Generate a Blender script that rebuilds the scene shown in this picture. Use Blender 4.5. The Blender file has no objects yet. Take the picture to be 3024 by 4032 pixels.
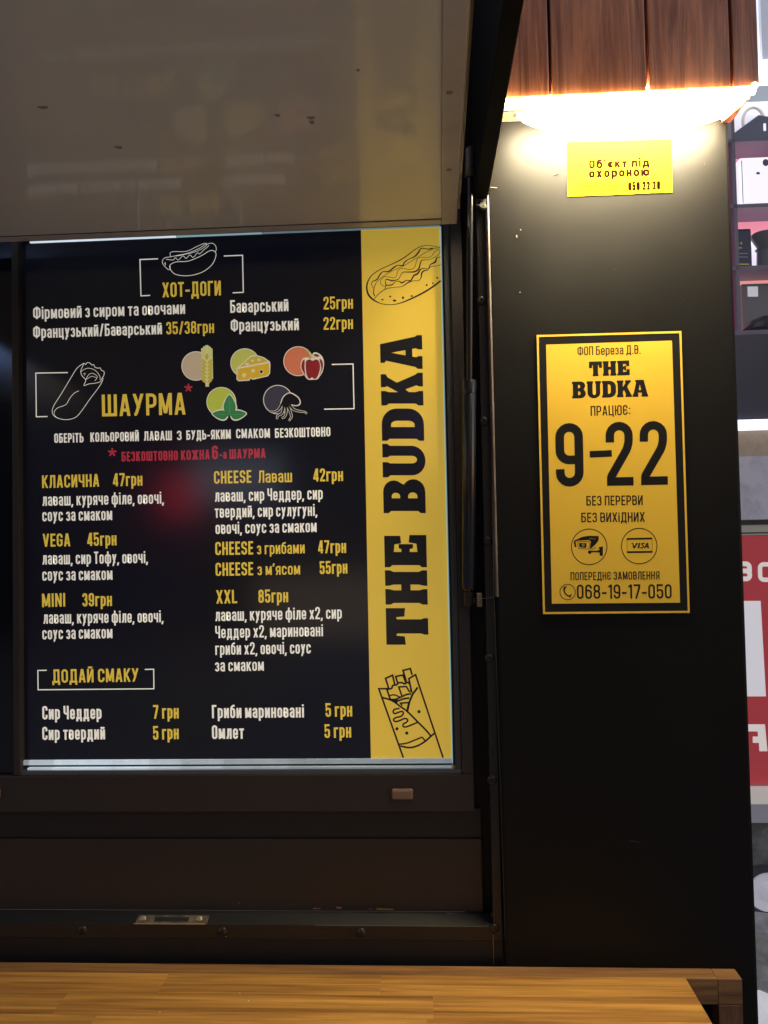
import bpy, bmesh, math, random
from mathutils import Vector, Matrix
from mathutils.geometry import tessellate_polygon
random.seed(7)
S = bpy.context.scene
COL = S.collection
# ------------------------------------------------------------------ camera
F = 3100.0                      # focal length in pixels of the 3024 x 4032 photograph
YAW, PIT, ROL = math.radians(2.99), math.radians(1.87), math.radians(-1.121)
CAM = Vector((0.0, -1.40, 1.65))
def rot(d):
    x, y, z = d
    c, s = math.cos(ROL), math.sin(ROL); x, y = c*x - s*y, s*x + c*y
    c, s = math.cos(PIT), math.sin(PIT); y, z = c*y + s*z, -s*y + c*z
    c, s = math.cos(YAW), math.sin(YAW); x, z = c*x - s*z, s*x + c*z
    return Vector((x, z, y))    # world: X right, Y into the wall, Z up
cam = bpy.data.cameras.new('camera'); camo = bpy.data.objects.new('camera', cam); COL.objects.link(camo)
R_, U_, F_ = rot((1, 0, 0)), rot((0, 1, 0)), rot((0, 0, 1))
m = Matrix((R_, U_, -F_)).transposed().to_4x4(); m.translation = CAM
camo.matrix_world = m
cam.sensor_fit = 'VERTICAL'; cam.sensor_height = 24.0; cam.lens = F/4032*24.0
cam.clip_start = 0.02; cam.clip_end = 400
S.camera = camo
def P(px, py, y=0.0):
    d = rot(((px - 1512)/F, -(py - 2016)/F, 1.0))
    k = (y - CAM.y)/d.y
    return CAM + d*k
# ------------------------------------------------------------------ world, exposure
W = bpy.data.worlds.new('World'); S.world = W; W.use_nodes = True
nt = W.node_tree; bg = nt.nodes['Background']
sky = nt.nodes.new('ShaderNodeTexSky'); sky.sky_type = 'NISHITA'; sky.sun_disc = False
sky.sun_elevation = math.radians(-1.5); sky.sun_rotation = math.radians(140)
nt.links.new(sky.outputs[0], bg.inputs[0]); bg.inputs[1].default_value = 1.0
S.view_settings.view_transform = 'Standard'; S.view_settings.look = 'None'
S.view_settings.gamma = 1; S.view_settings.use_curve_mapping = False; EXPO = 1.3; S.view_settings.exposure = EXPO
S.render.engine = 'CYCLES'; S.cycles.max_bounces = 8; S.cycles.sample_clamp_indirect = 6
LAMP_STRIP = 15.0
LAMP_BODY = 76.0
# ------------------------------------------------------------------ materials
MATS = {}
def mat(name, col, rough=0.5, metal=0.0, emit=0.0, ecol=None, coat=0.0, coatr=0.1, spec=0.5,
        noise=None, bump=0.0, bscale=200.0, grain=None, rvar=0.0, rscale=4.0, objrand=0.0, gb=.25):
    if name in MATS: return MATS[name]
    M = bpy.data.materials.new(name); M.use_nodes = True; t = M.node_tree; b = t.nodes['Principled BSDF']
    MATS[name] = M
    b.inputs['Base Color'].default_value = (*col, 1); b.inputs['Roughness'].default_value = rough
    b.inputs['Metallic'].default_value = metal; b.inputs['Specular IOR Level'].default_value = spec
    b.inputs['Coat Weight'].default_value = coat; b.inputs['Coat Roughness'].default_value = coatr
    if emit: 
        if emit < 10: emit /= 2**EXPO
        b.inputs['Emission Color'].default_value = (*(ecol or col), 1); b.inputs['Emission Strength'].default_value = emit
    L = t.links.new; N = t.nodes.new
    tc = N('ShaderNodeTexCoord')
    src = None
    if grain:      # wood: stretched noise; grain = (scale vector, dark, light)
        mp = N('ShaderNodeMapping'); mp.inputs['Scale'].default_value = grain[0]
        oi = N('ShaderNodeObjectInfo'); ad = N('ShaderNodeVectorMath'); ad.operation = 'ADD'
        sc = N('ShaderNodeVectorMath'); sc.operation = 'SCALE'; sc.inputs['Scale'].default_value = 37.0
        cb = N('ShaderNodeCombineXYZ'); L(oi.outputs['Random'], cb.inputs[0]); L(oi.outputs['Random'], cb.inputs[2]); L(oi.outputs['Random'], cb.inputs[1])
        L(cb.outputs[0], sc.inputs[0]); L(tc.outputs['Object'], mp.inputs[0]); L(mp.outputs[0], ad.inputs[0]); L(sc.outputs[0], ad.inputs[1])
        n1 = N('ShaderNodeTexNoise'); n1.inputs['Scale'].default_value = 1; n1.inputs['Detail'].default_value = 9; n1.inputs['Distortion'].default_value = 1.1; n1.inputs['Roughness'].default_value = 0.62
        L(ad.outputs[0], n1.inputs[0])
        rp = N('ShaderNodeValToRGB'); rp.color_ramp.elements[0].position = 0.36; rp.color_ramp.elements[1].position = 0.64
        rp.color_ramp.elements[0].color = (*grain[1], 1); rp.color_ramp.elements[1].color = (*grain[2], 1)
        L(n1.outputs[0], rp.inputs[0])
        # slow figure and fine pores
        n2 = N('ShaderNodeTexNoise'); n2.inputs['Scale'].default_value = 5; n2.inputs['Detail'].default_value = 5; L(ad.outputs[0], n2.inputs[0])
        mx = N('ShaderNodeMix'); mx.data_type = 'RGBA'; mx.blend_type = 'MULTIPLY'; mx.inputs[0].default_value = 0.55
        r2 = N('ShaderNodeValToRGB'); r2.color_ramp.elements[0].position = .35; r2.color_ramp.elements[0].color = (.45, .38, .3, 1); r2.color_ramp.elements[1].position = .6
        L(n2.outputs[0], r2.inputs[0]); L(rp.outputs[0], mx.inputs[6]); L(r2.outputs[0], mx.inputs[7]); src = mx.outputs[2]
        bp = N('ShaderNodeBump'); bp.inputs['Strength'].default_value = gb; bp.inputs['Distance'].default_value = 0.002
        L(n1.outputs[0], bp.inputs['Height']); L(bp.outputs[0], b.inputs['Normal'])
        if objrand:
            hs = N('ShaderNodeHueSaturation'); ma = N('ShaderNodeMapRange'); ma.inputs['To Min'].default_value = 1-objrand; ma.inputs['To Max'].default_value = 1+objrand
            L(oi.outputs['Random'], ma.inputs[0]); L(ma.outputs[0], hs.inputs['Value']); L(src, hs.inputs['Color']); src = hs.outputs[0]
    elif noise:    # (scale, other colour, low, high)
        n1 = N('ShaderNodeTexNoise'); n1.inputs['Scale'].default_value = noise[0]; n1.inputs['Detail'].default_value = 10; n1.inputs['Roughness'].default_value = 0.65
        L(tc.outputs['Object'], n1.inputs[0])
        rp = N('ShaderNodeValToRGB'); rp.color_ramp.elements[0].position = noise[2]; rp.color_ramp.elements[1].position = noise[3]
        rp.color_ramp.elements[0].color = (*col, 1); rp.color_ramp.elements[1].color = (*noise[1], 1)
        L(n1.outputs[0], rp.inputs[0]); src = rp.outputs[0]
    if src is not None:
        L(src, b.inputs['Base Color'])
        if emit: L(src, b.inputs['Emission Color'])
    if bump and not grain:
        n3 = N('ShaderNodeTexNoise'); n3.inputs['Scale'].default_value = bscale; n3.inputs['Detail'].default_value = 4
        L(tc.outputs['Object'], n3.inputs[0])
        bp = N('ShaderNodeBump'); bp.inputs['Strength'].default_value = bump; bp.inputs['Distance'].default_value = 0.001
        L(n3.outputs[0], bp.inputs['Height']); L(bp.outputs[0], b.inputs['Normal'])
    if rvar:
        n4 = N('ShaderNodeTexNoise'); n4.inputs['Scale'].default_value = rscale; n4.inputs['Detail'].default_value = 8
        L(tc.outputs['Object'], n4.inputs[0])
        mr = N('ShaderNodeMapRange'); mr.inputs['From Min'].default_value = .3; mr.inputs['From Max'].default_value = .7
        mr.inputs['To Min'].default_value = max(0.02, rough-rvar); mr.inputs['To Max'].default_value = rough+rvar
        L(n4.outputs[0], mr.inputs[0]); L(mr.outputs[0], b.inputs['Roughness'])
    return M
def ink(name, col, e=0.10, rough=0.45):
    return mat('print_'+name, col, rough=rough, emit=e, coat=0.6, coatr=0.16, spec=0.3)
PE = 0.52
NAVY  = mat('navy_print', (0.0050, 0.0068, 0.018), rough=0.4, coat=0.9, coatr=0.12, spec=0.25, noise=(3.1, (0.010, 0.010, 0.011), .45, .72), emit=0.1)
YELL  = mat('yellow_print', (0.80, 0.54, 0.065), rough=0.42, emit=.40, coat=0.6, coatr=0.16)
CREAM = ink('cream', (0.86, 0.82, 0.72), PE)
YTXT  = ink('yellow_text', (0.72, 0.50, 0.06), PE)
RTXT  = ink('red_text', (0.42, 0.03, 0.05), PE)
NINK  = mat('navy_ink', (0.006, 0.007, 0.014), rough=0.42, coat=0.6, coatr=0.16)
BSTEEL= mat('black_painted_steel', (0.016, 0.013, 0.012), rough=0.36, spec=0.45, bump=0.25, bscale=350, noise=(5, (0.022, 0.018, 0.016), .4, .7), rvar=.08, rscale=6)
FRAME = mat('dark_brown_frame_paint', (0.024, 0.018, 0.016), rough=0.5, bump=0.3, bscale=500, noise=(7, (0.030, 0.021, 0.018), .4, .7), rvar=.1)
BEAM = mat('black_matt_paint', (0.007, 0.007, 0.008), rough=.75, spec=.15)
DARK  = mat('near_black_paint', (0.008, 0.008, 0.010), rough=0.5, bump=0.2, bscale=300)
GAP   = mat('gap_black', (0.006, 0.006, 0.007), rough=0.7)  # shade of recess, slot and groove put in as plain black
SCRATCH = mat('bare_scratched_edge', (0.32, 0.19, 0.10), rough=0.4, metal=0.6)
# ------------------------------------------------------------------ objects
def obj(name, me, mt=None, parent=None, label=None, cat=None, group=None, kind=None):
    o = bpy.data.objects.new(name, me); COL.objects.link(o)
    if mt is not None and me is not None:
        for q in (mt if isinstance(mt, (list, tuple)) else [mt]): me.materials.append(q)
    if parent is not None: o.parent = parent; o.matrix_parent_inverse = parent.matrix_world.inverted() if parent.type == 'EMPTY' and parent.location.length == 0 else Matrix.Identity(4)
    if label: o['label'] = label
    if cat: o['category'] = cat
    if group: o['group'] = group
    if kind: o['kind'] = kind
    return o
def thing(name, label, cat, group=None, kind=None):
    return obj(name, None, None, None, label, cat, group, kind)      # Empty at the origin; parts in world coordinates, re-based at the end
class MB:
    def __init__(s): s.v = []; s.f = []; s.mi = []
    def add(s, vs, fs, mi=0):
        n = len(s.v); s.v += [tuple(v) for v in vs]; s.f += [tuple(i+n for i in f) for f in fs]; s.mi += [mi]*len(fs); return s
    def box(s, x0, x1, y0, y1, z0, z1):
        if x0 > x1: x0, x1 = x1, x0
        if y0 > y1: y0, y1 = y1, y0
        if z0 > z1: z0, z1 = z1, z0
        v = [(x, y, z) for x in (x0, x1) for y in (y0, y1) for z in (z0, z1)]
        return s.add(v, [(0,1,3,2),(4,6,7,5),(0,4,5,1),(2,3,7,6),(0,2,6,4),(1,5,7,3)])
    def prism(s, a, b):      # two matching loops
        n = len(a); fs = [tuple(range(n))[::-1], tuple(range(n, 2*n))]
        for i in range(n): fs.append((i, (i+1) % n, n+(i+1) % n, n+i))
        return s.add(list(a)+list(b), fs)
    def cyl(s, a, b, r0, r1=None, n=20, cap=True):
        r1 = r0 if r1 is None else r1; a = Vector(a); b = Vector(b); d = (b-a).normalized()
        u = d.orthogonal().normalized(); w = d.cross(u)
        A = [a + (u*math.cos(2*math.pi*i/n) + w*math.sin(2*math.pi*i/n))*r0 for i in range(n)]
        B = [b + (u*math.cos(2*math.pi*i/n) + w*math.sin(2*math.pi*i/n))*r1 for i in range(n)]
        fs = [(i, (i+1) % n, n+(i+1) % n, n+i) for i in range(n)]
        if cap: fs += [tuple(range(n))[::-1], tuple(range(n, 2*n))]
        return s.add(A+B, fs)
    def lathe(s, a, d, prof, n=20):      # prof: (along, radius)
        a = Vector(a); d = Vector(d).normalized(); u = d.orthogonal().normalized(); w = d.cross(u); vs = []
        for t, r in prof:
            for i in range(n): vs.append(a + d*t + (u*math.cos(2*math.pi*i/n) + w*math.sin(2*math.pi*i/n))*max(r, 1e-5))
        fs = []
        for k in range(len(prof)-1):
            for i in range(n): fs.append((k*n+i, k*n+(i+1) % n, (k+1)*n+(i+1) % n, (k+1)*n+i))
        return s.add(vs, fs)
    def tube(s, pts, r, n=10):
        pts = [Vector(p) for p in pts]; vs = []; 
        for k, p in enumerate(pts):
            d = (pts[min(k+1, len(pts)-1)] - pts[max(k-1, 0)]).normalized()
            u = d.cross(Vector((0.3, 0.9, 0.2))).normalized(); w = d.cross(u)
            vs += [p + (u*math.cos(2*math.pi*i/n) + w*math.sin(2*math.pi*i/n))*r for i in range(n)]
        fs = [(k*n+i, k*n+(i+1) % n, (k+1)*n+(i+1) % n, (k+1)*n+i) for k in range(len(pts)-1) for i in range(n)]
        return s.add(vs, fs + [tuple(range(n))[::-1], tuple(range((len(pts)-1)*n, len(pts)*n))])
    def mesh(s, name, smooth=False, bevel=0.0, seg=2):
        me = bpy.data.meshes.new(name); me.from_pydata(s.v, [], s.f); me.validate()
        if bevel:
            bm = bmesh.new(); bm.from_mesh(me); bmesh.ops.recalc_face_normals(bm, faces=bm.faces)
            es = [e for e in bm.edges if len(e.link_faces) == 2 and e.calc_face_angle(0) > 0.5]
            bmesh.ops.bevel(bm, geom=es, offset=bevel, segments=seg, affect='EDGES', profile=0.6)
            bm.to_mesh(me); bm.free()
        else:
            bm = bmesh.new(); bm.from_mesh(me); bmesh.ops.recalc_face_normals(bm, faces=bm.faces); bm.to_mesh(me); bm.free()
        if smooth and not bevel:
            for p in me.polygons: p.use_smooth = True
            try: me.set_sharp_from_angle(angle=math.radians(40))
            except Exception: pass
        return me
    def build(s, name, mt, parent=None, smooth=False, bevel=0.0, **k):
        return obj(name, s.mesh(name, smooth, bevel), mt, parent, **k)
def box(name, mt, parent, x0, x1, y0, y1, z0, z1, bevel=0.0, **k):
    return MB().box(x0, x1, y0, y1, z0, z1).build(name, mt, parent, bevel=bevel, smooth=bool(bevel), **k)
# ------------------------------------------------------------------ flat print (shapes drawn in the photograph's pixels, laid on a real plane)
class Ink:
    """flat shapes on the plane y; each shape a hair above the one before it, so nothing is coplanar"""
    def __init__(s, y, step=0.000004): s.y = y; s.n = 0; s.st = step; s.v = []; s.f = []
    def put(s, pts, faces):
        y = s.y - s.n*s.st; s.n += 1; k = len(s.v)
        s.v += [tuple(P(a, b, s.y) + Vector((0, y - s.y, 0))) for a, b in pts]; s.f += [tuple(i+k for i in f) for f in faces]; return s
    def poly(s, pts, holes=()):
        loops = [[Vector((a, b, 0)) for a, b in l] for l in [pts, *holes]]
        tri = tessellate_polygon(loops); flat = [(v.x, v.y) for l in loops for v in l]
        return s.put(flat, tri)
    def disc(s, cx, cy, r, ry=None, n=36, a0=0):
        ry = ry or r
        return s.put([(cx + r*math.cos(2*math.pi*i/n+a0), cy + ry*math.sin(2*math.pi*i/n+a0)) for i in range(n)], [tuple(range(n))])
    def ring(s, cx, cy, r, w, n=48):
        return s.line([(cx + r*math.cos(2*math.pi*i/n), cy + r*math.sin(2*math.pi*i/n)) for i in range(n)], w, True)
    def line(s, pts, w, closed=False):
        """w: full width, number or one per point"""
        n = len(pts); ws = w if isinstance(w, (list, tuple)) else [w]*n
        Lp, Rp = [], []
        for i in range(n):
            p = Vector(pts[i]); a = Vector(pts[i-1]) if (i or closed) else None; b = Vector(pts[(i+1) % n]) if (i < n-1 or closed) else None
            d1 = (p-a).normalized() if a is not None else None; d2 = (b-p).normalized() if b is not None else None
            if d1 is None: d1 = d2
            if d2 is None: d2 = d1
            t = d1+d2
            t = t.normalized() if t.length > 1e-6 else d1
            nn = Vector((-t.y, t.x)); k = 1/max(0.42, nn.dot(Vector((-d1.y, d1.x))))
            Lp.append(p + nn*ws[i]*.5*k); Rp.append(p - nn*ws[i]*.5*k)
        m = n if closed else n-1
        return s.put([tuple(q) for q in Lp+Rp], [(i, (i+1) % n, n+(i+1) % n, n+i) for i in range(m)])
    def curve(s, pts, w, closed=False, k=5):
        n = len(pts); out = []; wo = []; ws = list(w) if isinstance(w, (list, tuple)) else [w]*n
        if len(ws) != n: ws = [ws[min(len(ws)-1, round(i*(len(ws)-1)/(n-1)))] for i in range(n)]
        for i in range(n if closed else n-1):
            g = lambda j: Vector(pts[j % n]) if closed else Vector(pts[max(0, min(n-1, j))])
            p0, p1, p2, p3 = g(i-1), g(i), g(i+1), g(i+2)
            for q in range(k):
                t = q/k; out.append(tuple(0.5*((2*p1) + (p2-p0)*t + (2*p0-5*p1+4*p2-p3)*t*t + (3*p1-p0-3*p2+p3)*t**3))); wo.append(ws[i]*(1-t)+ws[(i+1) % n]*t)
        if not closed: out.append(tuple(pts[-1])); wo.append(ws[-1])
        if w == 0: return out
        return s.line(out, wo, closed)
    def blob(s, pts, k=5): return s.poly(s.curve(pts, 0, True, k))
    def build(s, name, mt, parent, **kw):
        me = bpy.data.meshes.new(name); me.from_pydata(s.v, [], s.f)
        for p in me.polygons:
            if p.normal.y > 0: p.flip()
        return obj(name, me, mt, parent, **kw)
# ---- a condensed grotesque, drawn as strokes. Units: capital height 1
XH = 0.76; DSC = -0.22
SAME = dict(zip('вгджзийклмнопстхцчшщьюяєіxo', 'ВГДЖЗИЙКЛМНОПСТХЦЧШЩЬЮЯЄІXО'))
LAT = dict(zip('CHEABMIXTOKS', 'СНЕАВМІХТОКS'))
def glyph(ch, h, kx=1.0):
    H = 1.0; k = 1.0
    low = ch in SAME and ch not in 'фу'
    if low: ch = SAME[ch]; H = XH; k = 0.93
    if ch in 'CHEABMXTOK': ch = dict(zip('CHEABMXTOK', 'СНЕАВМХТОК'))[ch]
    if ch == 'I': return 2*h, [('S', [(h, 0), (h, 1)], False)]
    w0 = {'Ж': .64, 'М': .54, 'Ш': .62, 'Щ': .64, 'Ю': .62, 'Ф': .60, 'Д': .52, 'І': 2*h, 'V': .46, 'L': .36, 'Т': .40, 'Г': .36, 'Е': .36, 'А': .46, 'Л': .45,
          'ф': .58, '1': .25, '-': .30, '/': .36, ',': .14, '.': .14, ':': .14, "'": .12, 'Ц': .47, 'З': .40, '3': .41, 'а': .39, 'р': .41, 'б': .41, 'у': .40, 'е': .40, '*': .4, 'Х': .45, 'У': .45, 'І': 2*h}.get(ch, .43)
    Wd = max(w0*k*kx, 2*h) if ch != 'І' else 2*h
    l, r, b, t, c, mm = h, Wd-h, h, H-h, H/2, Wd/2
    R = min(.19, (r-l)/2 + 1e-4) if r > l else .1
    R2 = min(R, (H-2*h)/4 + .02)
    st = lambda *p: ('S', list(p), False)
    cl = lambda *p: ('S', list(p), True)
    dg = lambda x0, y0, x1, y1: ('D', [(x0, y0), (x1, y1)], False)
    T = {
     'О': lambda: [cl((l,b,R),(l,t,R),(r,t,R),(r,b,R))], '0': lambda: T['О'](),
     'С': lambda: [st((r,H*.66),(r,t,R),(l,t,R),(l,b,R),(r,b,R),(r,H*.34))],
     'Н': lambda: [st((l,0),(l,H)), st((r,0),(r,H)), st((2*h,c),(r-h,c))],
     'Е': lambda: [st((Wd,t),(l,t),(l,b),(Wd,b)), st((2*h,c),(Wd*.93,c))],
     'Є': lambda: [st((r,H*.68),(r,t,R),(l,t,R),(l,b,R),(r,b,R),(r,H*.32)), st((2*h,c),(r*.95,c))],
     'А': lambda: [dg(h*1.05,0,mm-h*.25,H), dg(Wd-h*1.05,0,mm+h*.25,H), st((Wd*.24,H*.27),(Wd*.76,H*.27))],
     'В': lambda: [cl((l,b),(l,t),(r-.01,t,R2),(r-.01,c+.02,R2*.8),(r-.02,c+.02),(l,c+.02)), st((l,c+.02),(r,c+.02,R2),(r,b,R2),(l,b))],
     'Б': lambda: [st((r+h*.5,t),(l,t),(l,b),(r,b,R),(r,H*.58,R),(2*h,H*.58))],
     'Г': lambda: [st((l,0),(l,t),(Wd,t))],
     'L': lambda: [st((l,1),(l,b),(Wd,b))],
     'Д': lambda: [st((Wd*.16+h,H*.0),(Wd*.3,H*.5),(Wd*.3,t),(r-.04,t),(r-.04,0)), st((0,b),(Wd,b)), st((h,-.16),(h,0)), st((Wd-h,-.16),(Wd-h,0))],
     'Л': lambda: [st((h*.2,b),(h*1.2,b),(l+.07,H*.35),(l+.08,t),(r,t),(r,0))],
     'П': lambda: [st((l,0),(l,t),(r,t),(r,0))],
     'И': lambda: [st((l,0),(l,H)), st((r,0),(r,H)), dg(l+h*.1,0.02,r-h*.1,H-.02)],
     'Й': lambda: T['И']() + [st((mm-.11,H+.17,.06),(mm-.09,H+.10,.06),(mm+.09,H+.10,.06),(mm+.11,H+.17))],
     'К': lambda: [st((l,0),(l,H)), dg(l+h*.9,c-.02,r+h*.1,H), dg(r+h*.15,0,l+h*1.2,c+.1)],
     'М': lambda: [st((l,0),(l,H)), st((r,0),(r,H)), dg(mm,H*.08,l+h*.2,H), dg(mm,H*.08,r-h*.2,H)],
     'N': lambda: [st((l,0),(l,H)), st((r,0),(r,H)), dg(r-h*.1,0.02,l+h*.1,H-.02)],
     'Р': lambda: [st((l,0),(l,t),(r,t,R),(r,H*.42,R),(2*h,H*.42))],
     'Т': lambda: [st((0,t),(Wd,t)), st((mm,0),(mm,H-2*h))],
     'У': lambda: [dg(Wd*.30,h,r,H), dg(l,H,mm+.02,H*.36), st((h*.9,b),(Wd*.36,b))],
     'Х': lambda: [dg(h,0,Wd-h,H), dg(Wd-h,0,h,H)],
     'V': lambda: [dg(mm,0,h,1), dg(mm,0,Wd-h,1)],
     'Ц': lambda: [st((l,H),(l,b),(r-.03,b),(r-.03,H)), st((r+.0,-.16),(r+.0,2*h-.02))],
     'Ч': lambda: [st((l,H),(l,H*.42,R),(r,H*.42)), st((r,0),(r,H))],
     'Ш': lambda: [st((l,H),(l,b),(r,b),(r,H)), st((mm,2*h),(mm,H))],
     'Щ': lambda: [st((l,H),(l,b),(r,b),(r,H)), st((mm,2*h),(mm,H)), st((r+h,-.12),(r+h,h))],
     'Ь': lambda: [st((l,H),(l,b),(r,b,R),(r,H*.58,R),(2*h,H*.58))],
     'Ю': lambda: [st((l,0),(l,H)), cl((Wd*.42,b,.12),(Wd*.42,t,.12),(r,t,.12),(r,b,.12)), st((2*h,c),(Wd*.42-h,c))],
     'Я': lambda: [st((r,0),(r,t),(l,t,R),(l,H*.42,R),(r-h,H*.42)), dg(h,0,l+h*1.6,H*.42)],
     'Ж': lambda: [st((mm,0),(mm,H)), dg(h,0,mm-h*.4,c+.05), dg(mm-h*.4,c-.05,h,H), dg(Wd-h,0,mm+h*.4,c+.05), dg(mm+h*.4,c-.05,Wd-h,H)],
     'З': lambda: [st((l,H*.72),(l,t,R2),(r-.01,t,R2),(r-.01,c+.02,R2*.8),(mm-.03,c+.02)), st((mm-.03,c+.02),(r,c+.02,R2),(r,b,R2),(l,b,R2),(l,H*.27))],
     '3': lambda: T['З'](),
     'Ф': lambda: [st((mm,0),(mm,1)), cl((l,.16,.15),(l,.86,.15),(r,.86,.15),(r,.16,.15))],
     'І': lambda: [st((l,0),(l,H))] + ([st((l,H+.09),(l,H+.09+1.9*h))]),
     'S': lambda: [st((r,H*.68),(r,t,R2),(l,t,R2),(l,c+.03,R2),(r,c-.03,R2),(r,b,R2),(l,b,R2),(l,H*.30))],
     'G': lambda: [st((r,H*.68),(r,t,R),(l,t,R),(l,b,R),(r,b,R),(r,c-.02),(mm,c-.02))],
     'а': lambda: [st((l,XH*.72),(l,XH-h,.11),(r,XH-h,.11),(r,0)), st((r-h,XH*.57),(l,XH*.5,.1),(l,b,.11),(r-h*.6,b))],
     'е': lambda: [st((r,XH*.3),(r,b,.13),(l,b,.13),(l,XH-h,.13),(r,XH-h,.13),(r,XH*.46),(2*h,XH*.46))],
     'р': lambda: [st((l,DSC),(l,XH-h),(r,XH-h,.13),(r,b,.13),(2*h,b))],
     'б': lambda: [st((r+h*.4,1-h*.7),(l+.08,.9,.08),(l,.72,.1),(l,b,.13),(r,b,.13),(r,XH-h,.13),(2*h,XH-h))],
     'у': lambda: [dg(Wd*.24,DSC+h,r,XH), dg(l,XH,mm+.02,.04), st((h*.6,DSC+h),(Wd*.30,DSC+h))],
     'ф': lambda: [st((mm,DSC),(mm,1)), cl((l,b,.13),(l,XH-h,.13),(r,XH-h,.13),(r,b,.13))],
     '1': lambda: [st((r,0),(r,1)), dg(h*.6,.80,r,.98)],
     '2': lambda: [st((l,.68),(l,t,R),(r,t,R),(r,.62,.1),(l+.01,.14,.03),(l+.01,b),(Wd,b))],
     '4': lambda: [st((r-.04,0),(r-.04,1)), dg(h*.9,.26,r-.07,1), st((0,.23),(Wd,.23))],
     '5': lambda: [st((Wd*.94,t),(l,t),(l,.52),(l+.03,.60,.05),(r,.60,R),(r,b,R),(l,b,R),(l,.30))],
     '6': lambda: [st((r,.72),(r,t,R),(l,t,R),(l,b,R),(r,b,R),(r,.58,R),(2*h,.58))],
     '7': lambda: [st((0,t),(r,t),(r,.82,.04),(Wd*.34,0))],
     '8': lambda: [cl((l+.01,c+.03,R2),(l+.01,t,R2),(r-.01,t,R2),(r-.01,c+.03,R2)), cl((l,b,R2),(l,c+.03,R2),(r,c+.03,R2),(r,b,R2))],
     '9': lambda: [st((l,.28),(l,b,R),(r,b,R),(r,t,R),(l,t,R),(l,.42,R),(r-h,.42))],
     '-': lambda: [st((0,.40),(Wd,.40))], '/': lambda: [dg(h,-.02,Wd-h,1.02)],
     ',': lambda: [dg(mm-.05,-.16,mm,h*1.6)], '.': lambda: [st((mm,0),(mm,h*2))], ':': lambda: [st((mm,.08),(mm,.08+h*2)), st((mm,.58),(mm,.58+h*2))],
     "'": lambda: [dg(mm-.03,.72,mm+.02,1.0)],
     '*': lambda: [st((mm,c-.22),(mm,c+.22)), st((mm-.19,c-.11),(mm+.19,c+.11)), st((mm-.19,c+.11),(mm+.19,c-.11))],
    }
    g = T[ch]()
    return Wd, g
def rounded(pts, closed, q=5):
    n = len(pts); out = []
    for i in range(n):
        p = pts[i]
        if len(p) == 2 or ((i == 0 or i == n-1) and not closed): out.append((p[0], p[1])); continue
        A = Vector(pts[i-1][:2]); B = Vector(pts[(i+1) % n][:2]); V = Vector(p[:2]); 
        ra = min(p[2], (A-V).length*.5 if len(pts[i-1]) > 2 else (A-V).length*.98, (B-V).length*.5 if len(pts[(i+1) % n]) > 2 else (B-V).length*.98)
        a = V + (A-V).normalized()*ra; b = V + (B-V).normalized()*ra
        for k in range(q+1):
            t = k/q
            # conic that is close to a circular arc
            w = 0.72; u = (1-t)**2; v = 2*t*(1-t)*w; x = t*t; s_ = u+v+x
            out.append(tuple((a*u + V*v + b*x)/s_))
    if closed and (Vector(out[0])-Vector(out[-1])).length < 1e-3: out.pop()
    res = [out[0]]
    for p in out[1:]:
        if (Vector(p)-Vector(res[-1])).length > 1e-3: res.append(p)
    return res
def text(ink_, s, x0, y0, x1, y1, cap, wt=0.155, gap=0.10, space=0.20, slant=0.0):
    h = wt/2; kx = 1.0; want = math.hypot(x1-x0, y1-y0)/cap
    for it in range(6):                                  # letter widths stretch or squeeze, strokes keep their weight
        gl = []; x = 0.0
        for ch in s:
            if ch == ' ': x += space*kx; continue
            w, g = glyph(ch, h, kx); gl.append((x, w, g)); x += w + gap*kx
        tot = x - gap*kx; kx *= want/tot
    ux, uy = (x1-x0)/math.hypot(x1-x0, y1-y0), (y1-y0)/math.hypot(x1-x0, y1-y0)
    def mp(u, v):
        u = u + slant*v
        return (x0 + ux*u*cap + 0.018*v*cap*-1, y0 + uy*u*cap - v*cap)
    for gx, w, g in gl:
        for typ, pts, cl in g:
            sc = lambda p: ((gx + p[0])*want/tot, *p[1:])
            pts = [sc(p) for p in pts]
            if typ == 'D':
                (a, b), (c, d) = pts; e = h*math.sqrt(1+((c-a)/(d-b))**2)
                ink_.put([mp(*q) for q in ((a-e, b), (a+e, b), (c+e, d), (c-e, d))], [(0, 1, 2, 3)])
            else:
                pl = rounded(pts, cl)
                n = len(pl); k0 = len(pl)
                # ribbon in letter units, then mapped
                Lp, Rp = [], []
                for i in range(n):
                    p = Vector(pl[i]); a = Vector(pl[i-1]) if (i or cl) else None; b = Vector(pl[(i+1) % n]) if (i < n-1 or cl) else None
                    d1 = (p-a).normalized() if a is not None else None; d2 = (b-p).normalized() if b is not None else None
                    d1 = d1 if d1 is not None else d2; d2 = d2 if d2 is not None else d1
                    t = (d1+d2); t = t.normalized() if t.length > 1e-6 else d1
                    nn = Vector((-t.y, t.x)); kk = 1/max(.5, nn.dot(Vector((-d1.y, d1.x))))
                    Lp.append(mp(*(p+nn*h*kk))); Rp.append(mp(*(p-nn*h*kk)))
                mseg = n if cl else n-1
                ink_.put(Lp+Rp, [(i, (i+1) % n, n+(i+1) % n, n+i) for i in range(mseg)])
def line_of_text(parent, y, mt, s, x0, y0, x1, y1, cap, wt=0.155, **k):
    k2 = {a: k.pop(a) for a in ('gap', 'space', 'slant') if a in k}
    I = Ink(y); text(I, s, x0, y0, x1, y1, cap, wt, **k2)
    return I.build(k.pop('name', 'lettering'), mt, parent, **k)
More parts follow.
